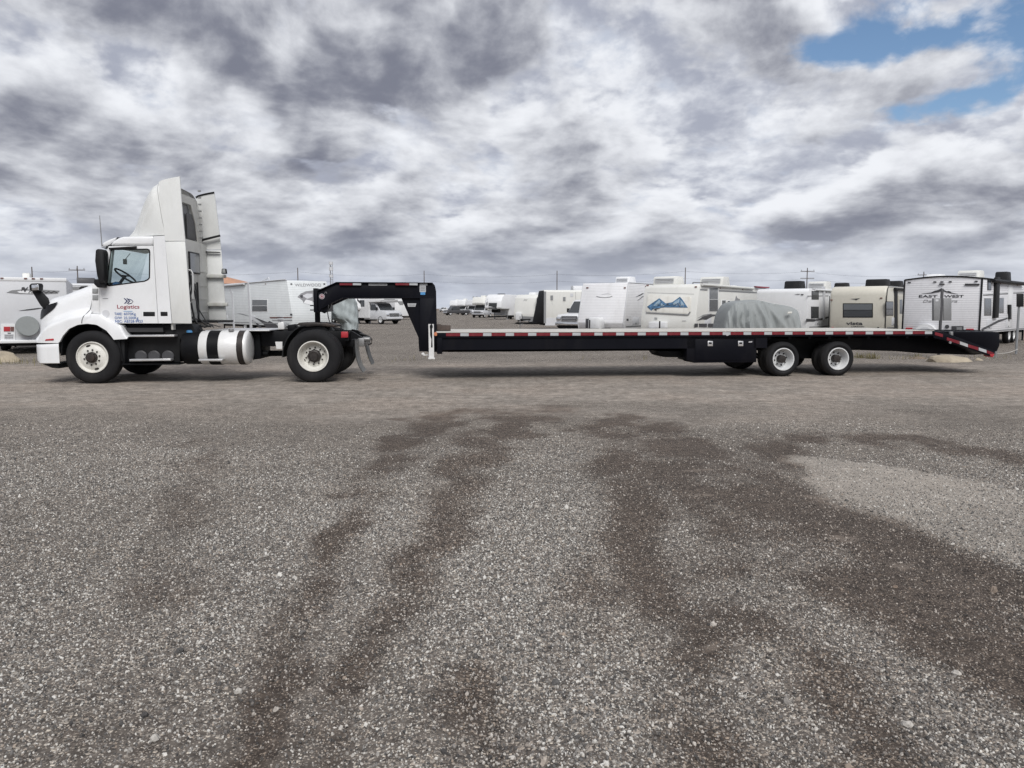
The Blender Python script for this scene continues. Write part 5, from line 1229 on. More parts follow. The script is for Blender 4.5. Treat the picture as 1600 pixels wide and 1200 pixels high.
b.ac_px(961, 982, 432, 440.6, 2.8, mat='white')
for x in (-b.W / 2, b.W / 2): MB().tube([(x, y, z) for z, y in b.front] + [(x, L, zr)], .022, 6).build('corner_trim', 'lgrey', b.root, smooth=60)
fittings(b, L, 'R')
# ---- box trailer with the black nose
b = Box('cargo_trailer', 'off white enclosed cargo trailer with black nose beside the pickup', 'trailer', 850, 930, -8, 3.6)
zr = b.top(850, 453, 0); b.body([(0, .42), (0, zr - .1), (.1, zr), (2.1, zr), (2.1, .42)], 'cream', bev=.04)
MB().loops([(-b.W / 2, 0, .42), (-b.W / 2 - .62, .9, .42), (-b.W / 2 - .62, 1.2, .42), (-b.W / 2, 2.1, .42)], [(-b.W / 2, .0, zr - .02), (-b.W / 2 - .16, .9, zr - .06), (-b.W / 2 - .16, 1.2, zr - .06), (-b.W / 2, 2.1, zr - .02)]).build('nose', 'plastic', b.root, .06)
MB().box(-b.W / 2 - .01, -b.W / 2 + .14, -.02, .02, .42, zr - .1).build('corner_trim', 'mgrey', b.root); b.rect('F', 852, 497, 925, 508.5, 'lgrey', 'stone_guard', .015)
b.rect('F', 860, 461.6, 864, 469, 'mgrey', 'side_vent', .03); b.rect('F', 879.6, 464, 883.6, 470.4, 'mgrey', 'side_vent', .03); b.rect('F', 891, 458.5, 895.6, 463.4, 'lgrey', 'side_lamp', .02); b.line('F', [(862, 469), (863, 476)], 'mgrey', 'stain', .008); b.line('F', [(899.4, 456), (899.6, 483)], 'mgrey', 'seam', .010)
MB().box(-b.W / 2, b.W / 2, .2, 1.9, .28, .42).build('chassis', 'black', b.root)
for x in (-.2, .7):
    for y, far in ((.04, 0), (2.06, 1)):
        w_ = road_wheel(b.root, x, y, .34); w_.rotation_euler = (0, 0, math.pi / 2 if not far else -math.pi / 2)
MB().tube([(-b.W / 2, .5, .42), (-b.W / 2 - 1.8, 1.05, .42), (-b.W / 2, 1.6, .42)], .05, 8).build('tongue_beam', 'black', b.root); MB().tube([(-b.W / 2 - 1.5, 1.05, .02), (-b.W / 2 - 1.5, 1.05, .9)], .03, 8).build('tongue_jack', 'steel', b.root)
b.ac_px(896, 918, 446, 453, .8, mat='lgrey', grille=False)

# ---- motor vehicles seen nose on
def vehicle(name, label, cat, pxl, pxr, phi, W, style, paint='white', coach='white', L=6.5, cz=3.0, group=None):
    b = Box(name, label, cat, pxl, pxr, phi, W, group); h = W / 2 - .04; r = b.root
    hood = 1.12 if style != 'van' else 1.22
    top = 1.95
    ln = 5.4 if style == 'pickup' else 3.2
    MB().prism_x([(0.05, .42), (0, .80), (.10, hood - .06), (.9, hood + .02), (1.2, hood + .02), (ln, hood - .02), (ln, .42)], -h, h).build('lower_body', paint, r, .06)
    MB().prism_x([(.95, hood), (1.55, top - .08), (1.75, top), (3.0, top), (3.1, hood)], -h + .07, h - .07).build('cab', paint, r, .05)
    MB().loops([(-h + .14, 1.00, hood + .06), (h - .14, 1.00, hood + .06), (h - .2, 1.50, top - .12), (-h + .2, 1.50, top - .12)], [(-h + .14, .96, hood + .08), (h - .14, .96, hood + .08), (h - .2, 1.47, top - .10), (-h + .2, 1.47, top - .10)]).build('windscreen', 'win', r)
    for k in (-1, 1):
        x = k * (h - .068); MB().loops([(x, 1.25, hood + .06), (x, 2.3, hood + .06), (x, 2.3, top - .14), (x, 1.62, top - .14)], [(x + k * .012, 1.25, hood + .06), (x + k * .012, 2.3, hood + .06), (x + k * .012, 2.3, top - .14), (x + k * .012, 1.62, top - .14)]).build('side_window', 'win', r)
        MB().box(k * h * .80 - .17, k * h * .80 + .17, -.03, .05, .74, .94).build('headlight', 'chrome', r, .03)
        m = MB().box(k * (h + .06) - .09, k * (h + .06) + .09, 1.2, 1.3, hood + .08, hood + .32).build('door_mirror', 'plastic', r, .02)
        road_wheel(r, k * (h - .0), .85, .38, .24, k > 0); road_wheel(r, k * (h - .0), ln - .9 if style == 'pickup' else L - 2.2, .38, .24, k > 0)
    gr_ = MB().box(-h * .58, h * .58, -.02, .06, .70, 1.0).build('grille', 'charcoal', r, .02)
    for z in (.76, .85, .94): MB().box(-h * .55, h * .55, -.035, -.02, z - .018, z + .018).build('grille_bar', 'chrome', gr_)
    MB().box(-h, h, -.10, .06, .46, .64).build('front_bumper', 'chrome' if style != 'van' else 'lgrey', r, .03)
    MB().box(-h * .8, h * .8, 0.0, .5, .30, .46).build('underbody', 'black', r)
    if style in ('motorhome', 'van', 'camper'):
        y0 = 2.3; g = h + .12
        if style == 'camper': MB().box(-h + .02, h - .02, 3.0, L, .55, 1.15).build('truck_bed', paint, r, .03)
        c_ = MB().prism_x([(y0, .55 if style != 'camper' else 1.15), (y0, 1.98), (.75, 2.0), (.62, 2.25), (.95, cz - .12), (1.3, cz), (L, cz), (L, .55 if style != 'camper' else 1.15)], -g, g).build('coach_body', coach, r, .07)
        MB().box(-g * .6, g * .6, .62, .72, 2.25, 2.3).build('bunk_trim', 'mgrey', r)
        MB().prism_x([(2.6, cz), (2.7, cz + .26), (3.5, cz + .26), (3.6, cz)], -.35, .35).build('air_conditioner', 'cream', r, .03)
        for y in (2.9, 4.6):
            for k in (-1, 1): MB().box(min(k * g, k * (g + .012)), max(k * g, k * (g + .012)), y, y + .9, 1.6, 2.2).build('coach_window', 'win', r)
    return b
v = vehicle('pickup_truck', 'white pickup with black grille parked against the lap sided trailer', 'pickup', 868, 911, 42, 2.0, 'pickup')
vehicle('motorhome', 'white motorhome nose under the gooseneck, beside the white and black fifth wheel', 'motorhome', 603, 629, -50, 2.0, 'van', 'silver', 'white', 7, 2.9)
vehicle('pickup_truck', 'silver pickup carrying a cream camper, nearest of the far row', 'pickup', 736, 755, 18, 2.0, 'camper', 'silver', 'cream', 5.6, 3.2)
vehicle('motorhome', 'grey white motorhome just left of the silver camper pickup', 'motorhome', 727, 739.5, 22, 2.0, 'motorhome', 'silver', 'lgrey', 7, 3.4)
vehicle('motorhome', 'white motorhome second from the left in the far row', 'motorhome', 712.5, 724.5, 22, 2.0, 'motorhome', 'white', 'white', 7, 3.5)
vehicle('motorhome', 'white motorhome farthest left in the far row', 'motorhome', 701, 712, 22, 2.0, 'motorhome', 'white', 'white', 7, 3.5)
vehicle('parked_car', 'small dark car at the far end of the yard', 'car', 692.5, 698.5, 60, 1.9, 'pickup', 'charcoal')
vehicle('motorhome', 'cream topped motorhome third from the left in the far row', 'motorhome', 720.5, 729, 22, 2.0, 'motorhome', 'white', 'cream', 7, 3.6)
vehicle('pickup_truck', 'white pickup at the very end of the yard beside the dark car', 'pickup', 686, 691, 40, 2.0, 'pickup', 'white')
b = Box('travel_trailer', 'small white trailer farthest back, just right of the cream camper pickup', 'camper', 746, 759, 24, 2.44); z = b.top(752, 465, 0); b.front = [(.4, 0), (z - .3, .2), (z, .5)]
b.body([(0, .45), (.2, z - .3), (.5, z), (7, z), (7, .45)], 'white'); b.gear(7); b.rect('F', 749, 470, 756, 474.6, 'win', 'front_window', .02)
# ---- fifth wheels of the far right row
def fifth(label, pxl, pxr, phi, ytop, mat, win):
    b = Box('fifth_wheel_camper', label, 'camper', pxl, pxr, phi, 2.44); z = b.top((pxl + pxr) / 2, ytop, .6); L = 10
    b.front = [(.5, .3), (1.3, .15), (1.55, 0), (z - .9, .1), (z - .35, .45), (z, 1.0)]
    b.body([(2.6, .5), (2.6, 1.35), (.15, 1.35), (0, 1.55), (.1, z - .9), (.45, z - .35), (1.0, z), (L, z), (L, .5)], mat, bev=.10)
    b.gear(L, 7); MB().box(-.5, .5, .6, 1.3, .9, 1.36).build('pin_box', 'black', b.root, .05)
    for k in (-1, 1): MB().box(k * .95 - .05, k * .95 + .05, 2.3, 2.4, .0, 1.0).build('landing_leg', 'steel', b.root); MB().box(k * .95 - .12, k * .95 + .12, 2.2, 2.5, 0, .05).build('leg_pad', 'tapew', b.root)
    return b, z
b, z = fifth('white fifth wheel camper with big dark front window in the far row', 757, 783, 26, 460, 'white', 1)
b.window('F', 763.5, 473, 777, 483.4, 'win', 'mgrey'); b.panel('F', [(758.5, 470), (762, 467), (762.5, 476), (759.4, 478)], 'mgrey', 'cap_graphic'); b.ac_px(777, 785, 459.6, 462, 3.0, mat='plastic', grille=False)
b, z = fifth('white fifth wheel camper with grey side and black slash left of the cream trailer', 776, 790, 52, 462, 'white', 0)
b.panel('R', [(789, 466), (803, 463.4), (803, 488), (786.5, 488)], 'lgrey', 'side_panel'); b.panel('F', [(783.6, 475), (785.8, 475.2), (789.6, 480), (788.6, 480)], 'charcoal', 'slash', .03); b.rect('R', 793, 471, 801, 474, 'greyprint', 'brand_mark', .02); b.rect('R', 794.6, 478, 800, 479, 'greyprint', 'brand_mark', .02)
for x in (.0, .5): MB().lathe([(.45, 0), (.45, .14), (.5, .17), (.85, .17), (.95, .1), (.97, 0)], (x + .7, .9, 0), 'z', 18).build('propane_bottle', 'chrome', b.root)
b = Box('travel_trailer', 'cream trailer with sloped front and grey lower corner, left of the black nosed trailer', 'camper', 802.5, 840, 26, 2.4); z = b.top(836, 460, .3)
b.front = [(.4, .05), (1.0, 0), (z - .3, .3), (z, .8)]; b.body([(.05, .45), (0, 1.0), (.3, z - .3), (.8, z), (6.5, z), (6.5, .45)], 'cream', bev=.07); b.gear(6.5); b.tongue(.45, 1.0); b.legs(6.5)
b.panel('F', [(816, 494), (838, 495), (841, 501), (828, 503), (816, 500)], 'mgrey', 'lower_guard', .02); b.rect('F', 807, 488, 815.6, 500, 'white', 'front_locker', .2, bev=.03); b.text('F', 'Jay', 818, 469.6, 825, 4, 'greyprint', shear=.3); b.ac_px(826, 836, 456.6, 460.4, 2.0, mat='white', grille=False)
b.panel('R', [(838.6, 466), (842, 462), (845, 470), (843, 490), (838, 500)], 'charcoal', 'side_graphic')

# ---- left side: camper with the spare wheel
b = Box('travel_trailer', 'pale grey camper with round spare wheel cover and red tail light, left edge', 'camper', -24, 106, -28, 2.2)
zr = b.top(0, 433.4, b.fy(1)); zr = b.F(0, 433.6)[1]; L = 6.0
b.body([(0, .42), (0, zr), (L, zr), (L, .42)], 'lgrey', bev=.04); b.gear(L, 3.4, z=.40, rad=.32); b.legs(L)
MB().box(-b.W / 2 - .01, b.W / 2 + .01, -.02, .05, zr - .10, zr + .015).build('roof_cap', 'white', b.root, .02)
b.panel('F', [(10, 457.2), (18, 453.6), (34, 452.2), (60, 452), (93, 454.2), (90, 458.4), (60, 459.8), (30, 459)], 'mgrey', 'emblem_ellipse'); b.panel('F', [(27, 455.4), (36, 453.6), (48, 454.6), (58, 458.6), (40, 458.4), (30, 457.6)], 'white', 'emblem_light', .018)
b.panel('F', [(34, 449), (38, 448.4), (40, 451.4), (43.6, 448), (42, 452), (39, 457), (36.6, 453), (33.4, 455)], 'darkprint', 'emblem_letter', .024); b.line('F', [(45, 457.6), (47, 454.6), (50, 457.6), (53, 455), (56, 457.8), (60, 455.4), (64, 457.6), (68, 454.8), (72, 457.6), (76, 455.2), (80, 457.4), (84, 455), (89, 457)], 'darkprint', 'script', .012, .02)
b.panel('F', [(29.5, 485.4), (40, 483.6), (57, 481.4), (70, 480.6), (57, 483.2), (42, 485)], 'darkprint', 'swoosh')
b.disc('F', 43.5, 509.6, .315, 'tarp', 'spare_wheel_cover', .20); b.disc('F', 45, 509.6, .29, 'tarp', 'cover_disc', .235)
f = b.rect('F', 1.5, 506, 23.5, 533, 'white', 'tail_light_panel', .02); b.rect('F', 6, 510.4, 16, 517.6, 'lamp_red', 'tail_light', .035, f); b.rect('F', 16.6, 510.4, 22, 517.6, 'brown', 'tail_light', .035, f); b.rect('F', 12, 519.8, 17, 521, 'charcoal', 'plate_lamp', .035, f)
f2 = b.rect('F', 6.5, 522, 21.6, 529.6, 'lgrey', 'licence_plate', .03, f); b.rect('F', 7.6, 523, 20.4, 524.4, 'greyprint', 'plate_print', .036, f)
for k in range(6): b.rect('F', 7.6 + 2.2 * k, 525.4, 9.1 + 2.2 * k, 528.8, 'greyprint', 'plate_print', .036, f)
for x in (3, 40, 52, 65): b.rect('F', x - 2.4, 433.6 + x * .015, x + 2.4, 435.6 + x * .015, 'brown', 'marker_lamp', .04)
MB().box(-b.W / 2, b.W / 2, -.12, .0, .36, .46).build('rear_bumper', 'white', b.root, .02); b.rect('F', -20, 536.4, 48, 537.4, 'charcoal', 'bumper_line', .02)
b.ac_px(34, 46, 425.4, 432.5, 2.5, mat='cream', grille=False)
b = Box('travel_trailer', 'grey white camper with black roof cover seen over the truck hood', 'camper', 104, 168, -30, 2.44)
zr = b.F(120, 442.5)[1]; L = 8; b.body([(0, .45), (0, zr - .1), (.15, zr), (L, zr), (L, .45)], 'lgrey'); b.gear(L); b.legs(L)
b.ac_px(118, 150, 432.6, 442, .8, mat='charcoal', grille=False); b.rect('F', 105.5, 446, 137, 453, 'mgrey', 'end_window', .02); b.rect('F', 106, 447, 136, 448.6, 'lgrey', 'trim_strip', .03)
# ---- lap-sided trailer with its own name across the front
b = Box('travel_trailer', 'long white lap sided trailer with grey animal head emblem, behind the gooseneck post', 'camper', 455.5, 518, -42, 2.44)
zr = b.L_(447, 437)[1] if False else b.F(456, 437.5)[1]; L = 10.5
b.front = [(.4, .05), (1.25, .0), (zr - .1, .46), (zr, .52)]
b.body([(.05, .45), (0, 1.25), (.46, zr - .1), (.52, zr), (L, zr - .05), (L, .45)], 'sid2', bev=.03); b.gear(L, 6.0, z=.45); b.legs(L); b.tongue(.45, 1.1)
b.text('F', 'WILDWOOD', 461, 447.4, 502, 6.6, 'greyprint', bold=.001)
for x, y in ((455, 443.6), (506.5, 443.6)): b.rect('F', x - 1.3, y - .9, x + 1.3, y + .9, 'charcoal', 'marker_lamp', .03)
b.panel('F', [(464.6, 464), (470, 458.6), (478, 455), (490, 453.6), (496, 458), (494, 468), (489, 472), (482, 473.6), (474, 473.4), (473, 470), (469, 466.4)], 'greyprint', 'animal_emblem'); b.panel('F', [(472, 462), (480, 458.6), (488, 459), (488, 464), (480, 467)], 'lgrey', 'emblem_light', .018); b.panel('F', [(468, 462), (473, 460.4), (473, 465), (470, 465.4)], 'darkprint', 'emblem_dark', .02)
b.panel('F', [(474, 473.6), (478, 468), (488, 470.4), (488, 477)], 'white', 'emblem_muzzle', .02)
b.window('L', 393.5, 467.4, 418.6, 487.2, 'win', 'white', 477.6, 1.0)
b.panel('L', [(392.5, 494), (404, 498), (418.6, 503.6), (421, 501.4), (433, 507.6), (434, 514), (418, 514.4), (411, 505), (402, 498.8)], 'charcoal', 'swoosh'); b.panel('L', [(398, 502.6), (405, 507), (411, 514.4), (406, 514)], 'charcoal', 'swoosh'); b.panel('L', [(370, 489.4), (380, 490.4), (392, 494.4), (380, 492)], 'greyprint', 'swoosh')
b.panel('L', [(421, 495.4), (456, 495.2), (456, 496.6), (423, 497.6)], 'brown', 'side_stripe'); b.panel('L', [(425, 499.6), (456, 499.6), (456, 501), (426, 501)], 'mgrey', 'side_stripe'); b.rect('L', 453.6, 490.2, 456.4, 492.6, 'charcoal', 'outlet', .02)
b.panel('L', [(358, 452.5), (361, 452), (364, 458), (367, 512), (364.6, 512), (361.8, 460)], 'lgrey', 'door_edge', .02)
MB().tube([b.at('L', b.L_(x, y), .08) for x, y in ((350, 446.5), (383.5, 443.6))], .07, 10).build('awning', 'lgrey', b.root); b.panel('L', [(387.4, 442), (389.8, 441.6), (394, 512), (391.6, 513)], 'lgrey', 'awning_arm', .05)
MB().tube([(-b.W / 2 + .2, y, zr + h_) for y, h_ in ((4.4, .02), (3.4, .16), (3.2, .24), (3.1, .1))], .03, 6).build('tv_antenna', 'lgrey', b.root)
MB().tube([b.at('L', b.L_(x, y), .02) for x, y in ((357, 444.6), (400, 440.8), (447, 436.6))], .03, 6).build('roof_rail', 'lgrey', b.root)
fittings(b, L, 'L')
# ---- white and black fifth wheel, and two more behind the motorhome
b = Box('fifth_wheel_camper', 'white fifth wheel nose with black corner streaks and dark lower half, under the gooseneck', 'camper', 557, 595, -34, 2.44)
z = b.F(576, 459)[1]; b.front = [(.5, .2), (1.2, .1), (1.5, 0), (z - .3, .25), (z, .6)]
b.body([(2.4, .5), (2.4, 1.22), (.1, 1.28), (0, 1.5), (.25, z - .3), (.6, z), (9, z), (9, .5)], 'white', bev=.08); b.gear(9, 6.5)
b.panel('F', [(558, 466), (563, 471), (568.6, 478), (566, 477.6), (560.6, 472.6), (558, 470)], 'darkprint', 'corner_streak'); b.panel('F', [(594.4, 466), (590, 472), (585.6, 478), (588, 477), (592, 472.6), (594, 470)], 'darkprint', 'corner_streak'); b.panel('F', [(560, 465.2), (592, 465.2), (578, 470.6), (570, 469.6)], 'lgrey', 'cap_band')
MB().box(-1.1, 1.1, 1.5, 2.5, .45, 1.24).build('dark_skirt', 'charcoal', b.root); MB().tube([(.3, 1.0, .5), (.95, .6, 1.0)], [.06, .2], 12).build('pin_box', 'white', b.root)
for x in (-.5, .6): MB().box(x - .04, x + .04, 1.2, 1.28, 0, 1.2).build('landing_leg', 'steel', b.root); MB().lathe([(0, .14), (.2, .12), (.25, 0)], (x, 1.24, 0), 'z', 12).build('leg_pad', 'tapew', b.root)
b = Box('travel_trailer', 'white trailer with brown upper band behind the white motorhome', 'camper', 594, 619, -30, 2.5); z = b.F(605, 463)[1]
b.body([(0, .5), (0, z), (8, z), (8, .5)], 'white'); b.gear(8); b.rect('F', 596, 464.6, 612, 471.4, 'brown', 'upper_band', .02)
b = Box('travel_trailer', 'pale trailer with grey chevron at the far end under the gooseneck', 'camper', 617, 646, -30, 2.5); z = b.F(630, 463)[1]
b.body([(0, .5), (0, z), (8, z), (8, .5)], 'white'); b.gear(8); b.panel('F', [(620, 470.6), (634, 470.6), (629, 476.6), (625, 476.6)], 'mgrey', 'chevron', .02)

# ------------------------------------------------------------------ covered things
def tarp_cover():
    Y0 = 26.5
    prof = [(1131, 545), (1133.5, 520), (1137, 500), (1142, 486), (1149, 476), (1157, 472.6), (1175, 471), (1192, 470.6), (1204, 472), (1214, 476), (1234, 478.6), (1246, 481), (1252.5, 486), (1255, 500), (1256, 520), (1257.5, 545)]
    P = [depth_at(x, y, Y0) for x, y in prof]; xs = [p.x for p in P]; xm = (xs[0] + xs[-1]) / 2
    t = np.linspace(0, 1, len(P)); tt = np.linspace(0, 1, 110)
    X = np.interp(tt, t, xs) - xm; Zt = np.maximum(.03, np.interp(tt, t, [p.z for p in P]))
    X = np.convolve(np.pad(X, 3, 'edge'), np.ones(7) / 7, 'valid'); Zt = np.convolve(np.pad(Zt, 3, 'edge'), np.ones(7) / 7, 'valid')
    rows = []
    rnd = random.Random(3); ph = [rnd.uniform(0, 6) for _ in range(9)]
    for i in range(len(X)):
        x, h = X[i], Zt[i]; row = []
        for j in range(61):
            s = j / 60
            if s < .40: f = s / .40; y = .30 * f ** 3; z = h * (1 - (1 - f) ** 1.15)
            elif s < .6: f = (s - .4) / .2; y = .30 + 1.5 * f; z = h * (1 + .03 * math.sin(math.pi * f))
            else: f = (1 - s) / .40; y = 2.1 - .30 * f ** 3; z = h * (1 - (1 - f) ** 1.15)
            low = max(0, 1 - z / max(h, .1)); d = .16 + .84 * low ** .7
            sl = x * 9 + z * 3.2 * math.sin(x * 1.7 + ph[0])
            sh = lambda q: 1 - 2 * abs(math.sin(q / 2)) ** .7
            fold = .070 * sh(sl * 1.0 + ph[1]) + .050 * sh(sl * 1.9 + ph[2] + z * 3) + .026 * sh(sl * 3.7 + ph[3] - z * 4) + .012 * math.sin(x * 31 + z * 9 + ph[4])
            k = -1 if s < .5 else 1
            row.append((x + .03 * d * math.sin(z * 7 + x * 3), y + k * fold * d * 1.7 * (1 if s < .4 or s > .6 else .15), max(.005, z + .012 * math.sin(x * 14 + y * 5))))
        rows.append(row)
    r = empty('tarpaulin_cover', (xm, Y0, 0), 0)
    tag(r, 'grey wrinkled tarpaulin covering a low vehicle behind the trailer deck', 'tarpaulin')
    MB().grid(rows).build('cover', 'tarp', r, smooth=80)
    c = depth_at(1233, 489.5, Y0 + .05); MB().prism([(c.x - xm - .09, c.z - .01), (c.x - xm + .07, c.z - .005), (c.x - xm + .08, c.z + .06), (c.x - xm - .05, c.z + .05)], -.02, .04).build('patch', 'rim', r, .01)
    e = empty('vehicle', (0, 0, 0), 0, r)
    MB().prism([(-.9, .35), (1.1, .35), (1.15, .9), (.6, 1.0), (.3, 1.35), (-.6, 1.35), (-.95, .95)], .5, 1.6).build('covered_body', 'charcoal', e, .05)
tarp_cover()
def wrapped_nose():
    Y0 = 46.0; c0 = depth_at(540, 482, Y0); rnd = random.Random(9)
    lv = [(518, 537, 561), (512, 536.5, 561.5), (505, 536, 561.5), (502, 531, 561.8), (498, 521, 562.4), (490, 517.6, 562.6), (480, 518, 562), (472, 519.4, 559.6), (466, 521, 556.4), (459, 524, 553), (455, 528, 550), (452.6, 536, 545)]
    zz = [max(0.0, depth_at(540, y, Y0).z) for y, _, _ in lv]; xl = [depth_at(a, 482, Y0).x - c0.x for _, a, _ in lv]; xr = [depth_at(b_, 482, Y0).x - c0.x for _, _, b_ in lv]
    rows = []
    for i in range(46):
        z = zz[0] + (zz[-1] - zz[0]) * i / 45; a, b_ = float(np.interp(z, zz, xl)), float(np.interp(z, zz, xr)); cx, w = (a + b_) / 2, (b_ - a) / 2; row = []
        for k in range(72):
            t = 2 * math.pi * k / 72; ct, st = math.cos(t), math.sin(t); q = (abs(ct) ** 3 + abs(st) ** 3) ** (-1 / 3)
            fo = 1 + .025 * math.sin(t * 9 + z * 3) + .02 * math.sin(t * 17 - z * 5) + .02 * math.sin(z * 9 + t * 4) + .03 * math.sin(z * 4.3 + t * 2.0)
            row.append((cx + w * ct * q * fo, 1.1 + 1.1 * st * q * fo, z + .03 * math.sin(t * 6 + z * 4)))
        row.append(row[0]); rows.append(row)
    r = empty('covered_camper', (c0.x, Y0, 0), R(20)); tag(r, 'camper nose wrapped in blue grey tarpaulin behind the truck tail', 'covered camper')
    m = MB().grid(rows); m.f.append(tuple(45 * 73 + k for k in range(72))); m.build('cover', 'tarp2', r, smooth=80)
    MB().tube([(x * 1.03, y * 1.0 - .03, z) for x, y, z in rows[37][36:73]], .03, 6).build('strap', 'hose', r, smooth=60)
wrapped_nose()

# ------------------------------------------------------------------ rocks, posts, verge
def boulder(name, label, px, py, w, d, h, mat, seed):
    p = ground_at(px, py); rnd = random.Random(seed); bm = bmesh.new(); bmesh.ops.create_icosphere(bm, subdivisions=3, radius=1)
    off = [Vector((rnd.uniform(-1, 1), rnd.uniform(-1, 1), rnd.uniform(-.3, 1))).normalized() for _ in range(11)]; cut = [rnd.uniform(.62, .88) for _ in off]
    for v in bm.verts:
        n = v.co.normalized(); r = 1.0
        for o_, c_ in zip(off, cut):
            k = n.dot(o_)
            if k > c_: r = min(r, c_ / k)
        r *= 1 + .03 * math.sin(n.x * 9 + n.y * 7 + seed); v.co = Vector((n.x * r * w / 2, n.y * r * d / 2, max(-.05, n.z * r * h)))
    me = bpy.data.meshes.new(name); bm.to_mesh(me); bm.free(); me.materials.append(MAT[mat])
    o = bpy.data.objects.new(name, me); COL.objects.link(o); o.location = (p.x, p.y + d / 2, -.02); tag(o, label, 'rock'); return o
boulder('boulder', 'pale sandstone boulder on the gravel at the left edge', -2, 566, .95, .6, .34, 'rock', 4)
boulder('boulder', 'long low brown boulder beneath the tail of the trailer', 1490, 566.5, 1.45, .7, .24, 'rock', 12)
boulder('boulder', 'small pale stone beside the trailer tail lamp', 1533, 563.6, .28, .22, .10, 'rock', 21)
boulder('boulder', 'dark flat stone left of the long brown boulder', 1441, 561, .6, .4, .12, 'rock2', 33)

def box_thing(name, label, cat, loc, parts, rz=0.0):
    r = empty(name, loc, rz); tag(r, label, cat)
    for n, mat, m, bev in parts: m.build(n, mat, r, bev)
    return r
Yp = 22.5
def rel(px, py, Y, ox): p = depth_at(px, py, Y); return (p.x - ox, p.z)
ox = depth_at(1470.6, 482, Yp).x
def rect_at(x0, y0, x1, y1, Y, o): return [rel(x0, y1, Y, o), rel(x1, y1, Y, o), rel(x1, y0, Y, o), rel(x0, y0, Y, o)]
box_thing('utility_pedestal', 'dark post carrying two grey panels in front of the mountain emblem trailer', 'pedestal', (ox, Yp, 0), [
    ('post', 'charcoal', MB().box(-.032, .032, -.03, .03, 0, rel(1470, 451, Yp, ox)[1]), .006),
    ('panel', 'panel', MB().prism(rect_at(1458.6, 466, 1469.6, 501, Yp, ox), -.02, .09), .008),
    ('panel', 'panel', MB().prism(rect_at(1473.6, 466, 1486.2, 501, Yp, ox), -.02, .09), .008),
    ('spine', 'mgrey', MB().prism(rect_at(1471.4, 466, 1475, 501, Yp, ox), .0, .06), .0),
    ('sticker', 'lgrey', MB().prism(rect_at(1461, 467.6, 1465.6, 471, Yp, ox), -.026, -.018), .0)])
Yp = 24.0; ox = depth_at(1592, 482, Yp).x
box_thing('sign_post', 'grey steel post with black sign at the right edge', 'sign post', (ox, Yp, 0), [
    ('post', 'galv', MB().lathe([(0, .035), (rel(1592, 459, Yp, ox)[1], .035), (rel(1592, 459, Yp, ox)[1], 0)], (0, 0, 0), 'z', 14), .0),
    ('sign', 'plastic', MB().prism(rect_at(1586.6, 459, 1597.8, 479.4, Yp, ox), -.06, -.04), .008)])
a = depth_at(1556, 552, 22.2); b_ = depth_at(1590.5, 545.6, 23.96)
m = MB().tube([a.lerp(b_, k / 8) - Vector((0, 0, .05 * math.sin(math.pi * k / 8))) for k in range(9)], .009, 6); o = m.build('rope', 'pale', None, smooth=60); tag(o, 'thin pale rope running from the trailer tail to the sign post', 'rope')
MB2 = MB().lathe([(0, .03), (.25, .03), (.27, 0)], (0, 0, 0), 'z', 10).build('stake', 'galv', None); MB2.location = (a.x, a.y, 0); tag(MB2, 'short metal stake holding the pale rope behind the trailer tail', 'stake')

# dry grass along the verge
def grass(spots, name, label):
    rnd = random.Random(2); m = MB()
    for (px, py, n, sp) in spots:
        c = ground_at(px, py)
        for _ in range(n):
            x, y = c.x + rnd.gauss(0, sp), c.y + rnd.gauss(0, sp * .7); h = rnd.uniform(.04, .20); a_ = rnd.uniform(0, 6.28); l = rnd.uniform(.02, .12); w = .006
            dx_, dy_ = math.cos(a_), math.sin(a_)
            m.add([(x - dy_ * w, y + dx_ * w, -.02), (x + dy_ * w, y - dx_ * w, -.02), (x + dx_ * l * .4 + dy_ * w * .7, y + dy_ * l * .4 - dx_ * w * .7, h * .6), (x + dx_ * l, y + dy_ * l, h), (x + dx_ * l * .4 - dy_ * w * .7, y + dy_ * l * .4 + dx_ * w * .7, h * .6)], [(0, 1, 2, 4), (4, 2, 3)])
    mt = pm('dry_grass', (.20, .175, .085), .9, 0, .5, 2.5); o = m.build(name, mt, None, smooth=0); tag(o, label, 'grass', kind='stuff')
grass([(1346, 559, 90, .12), (1364, 560, 90, .10), (1330, 557, 20, .25), (1420, 561, 25, .3), (1432, 559, 40, .12), (1540, 560, 40, .3), (84, 571, 60, .12), (30, 568, 50, .3), (640, 563, 25, .5), (1000, 561, 30, .8)], 'grass', 'tufts of dry grass along the gravel verge behind the trailer')

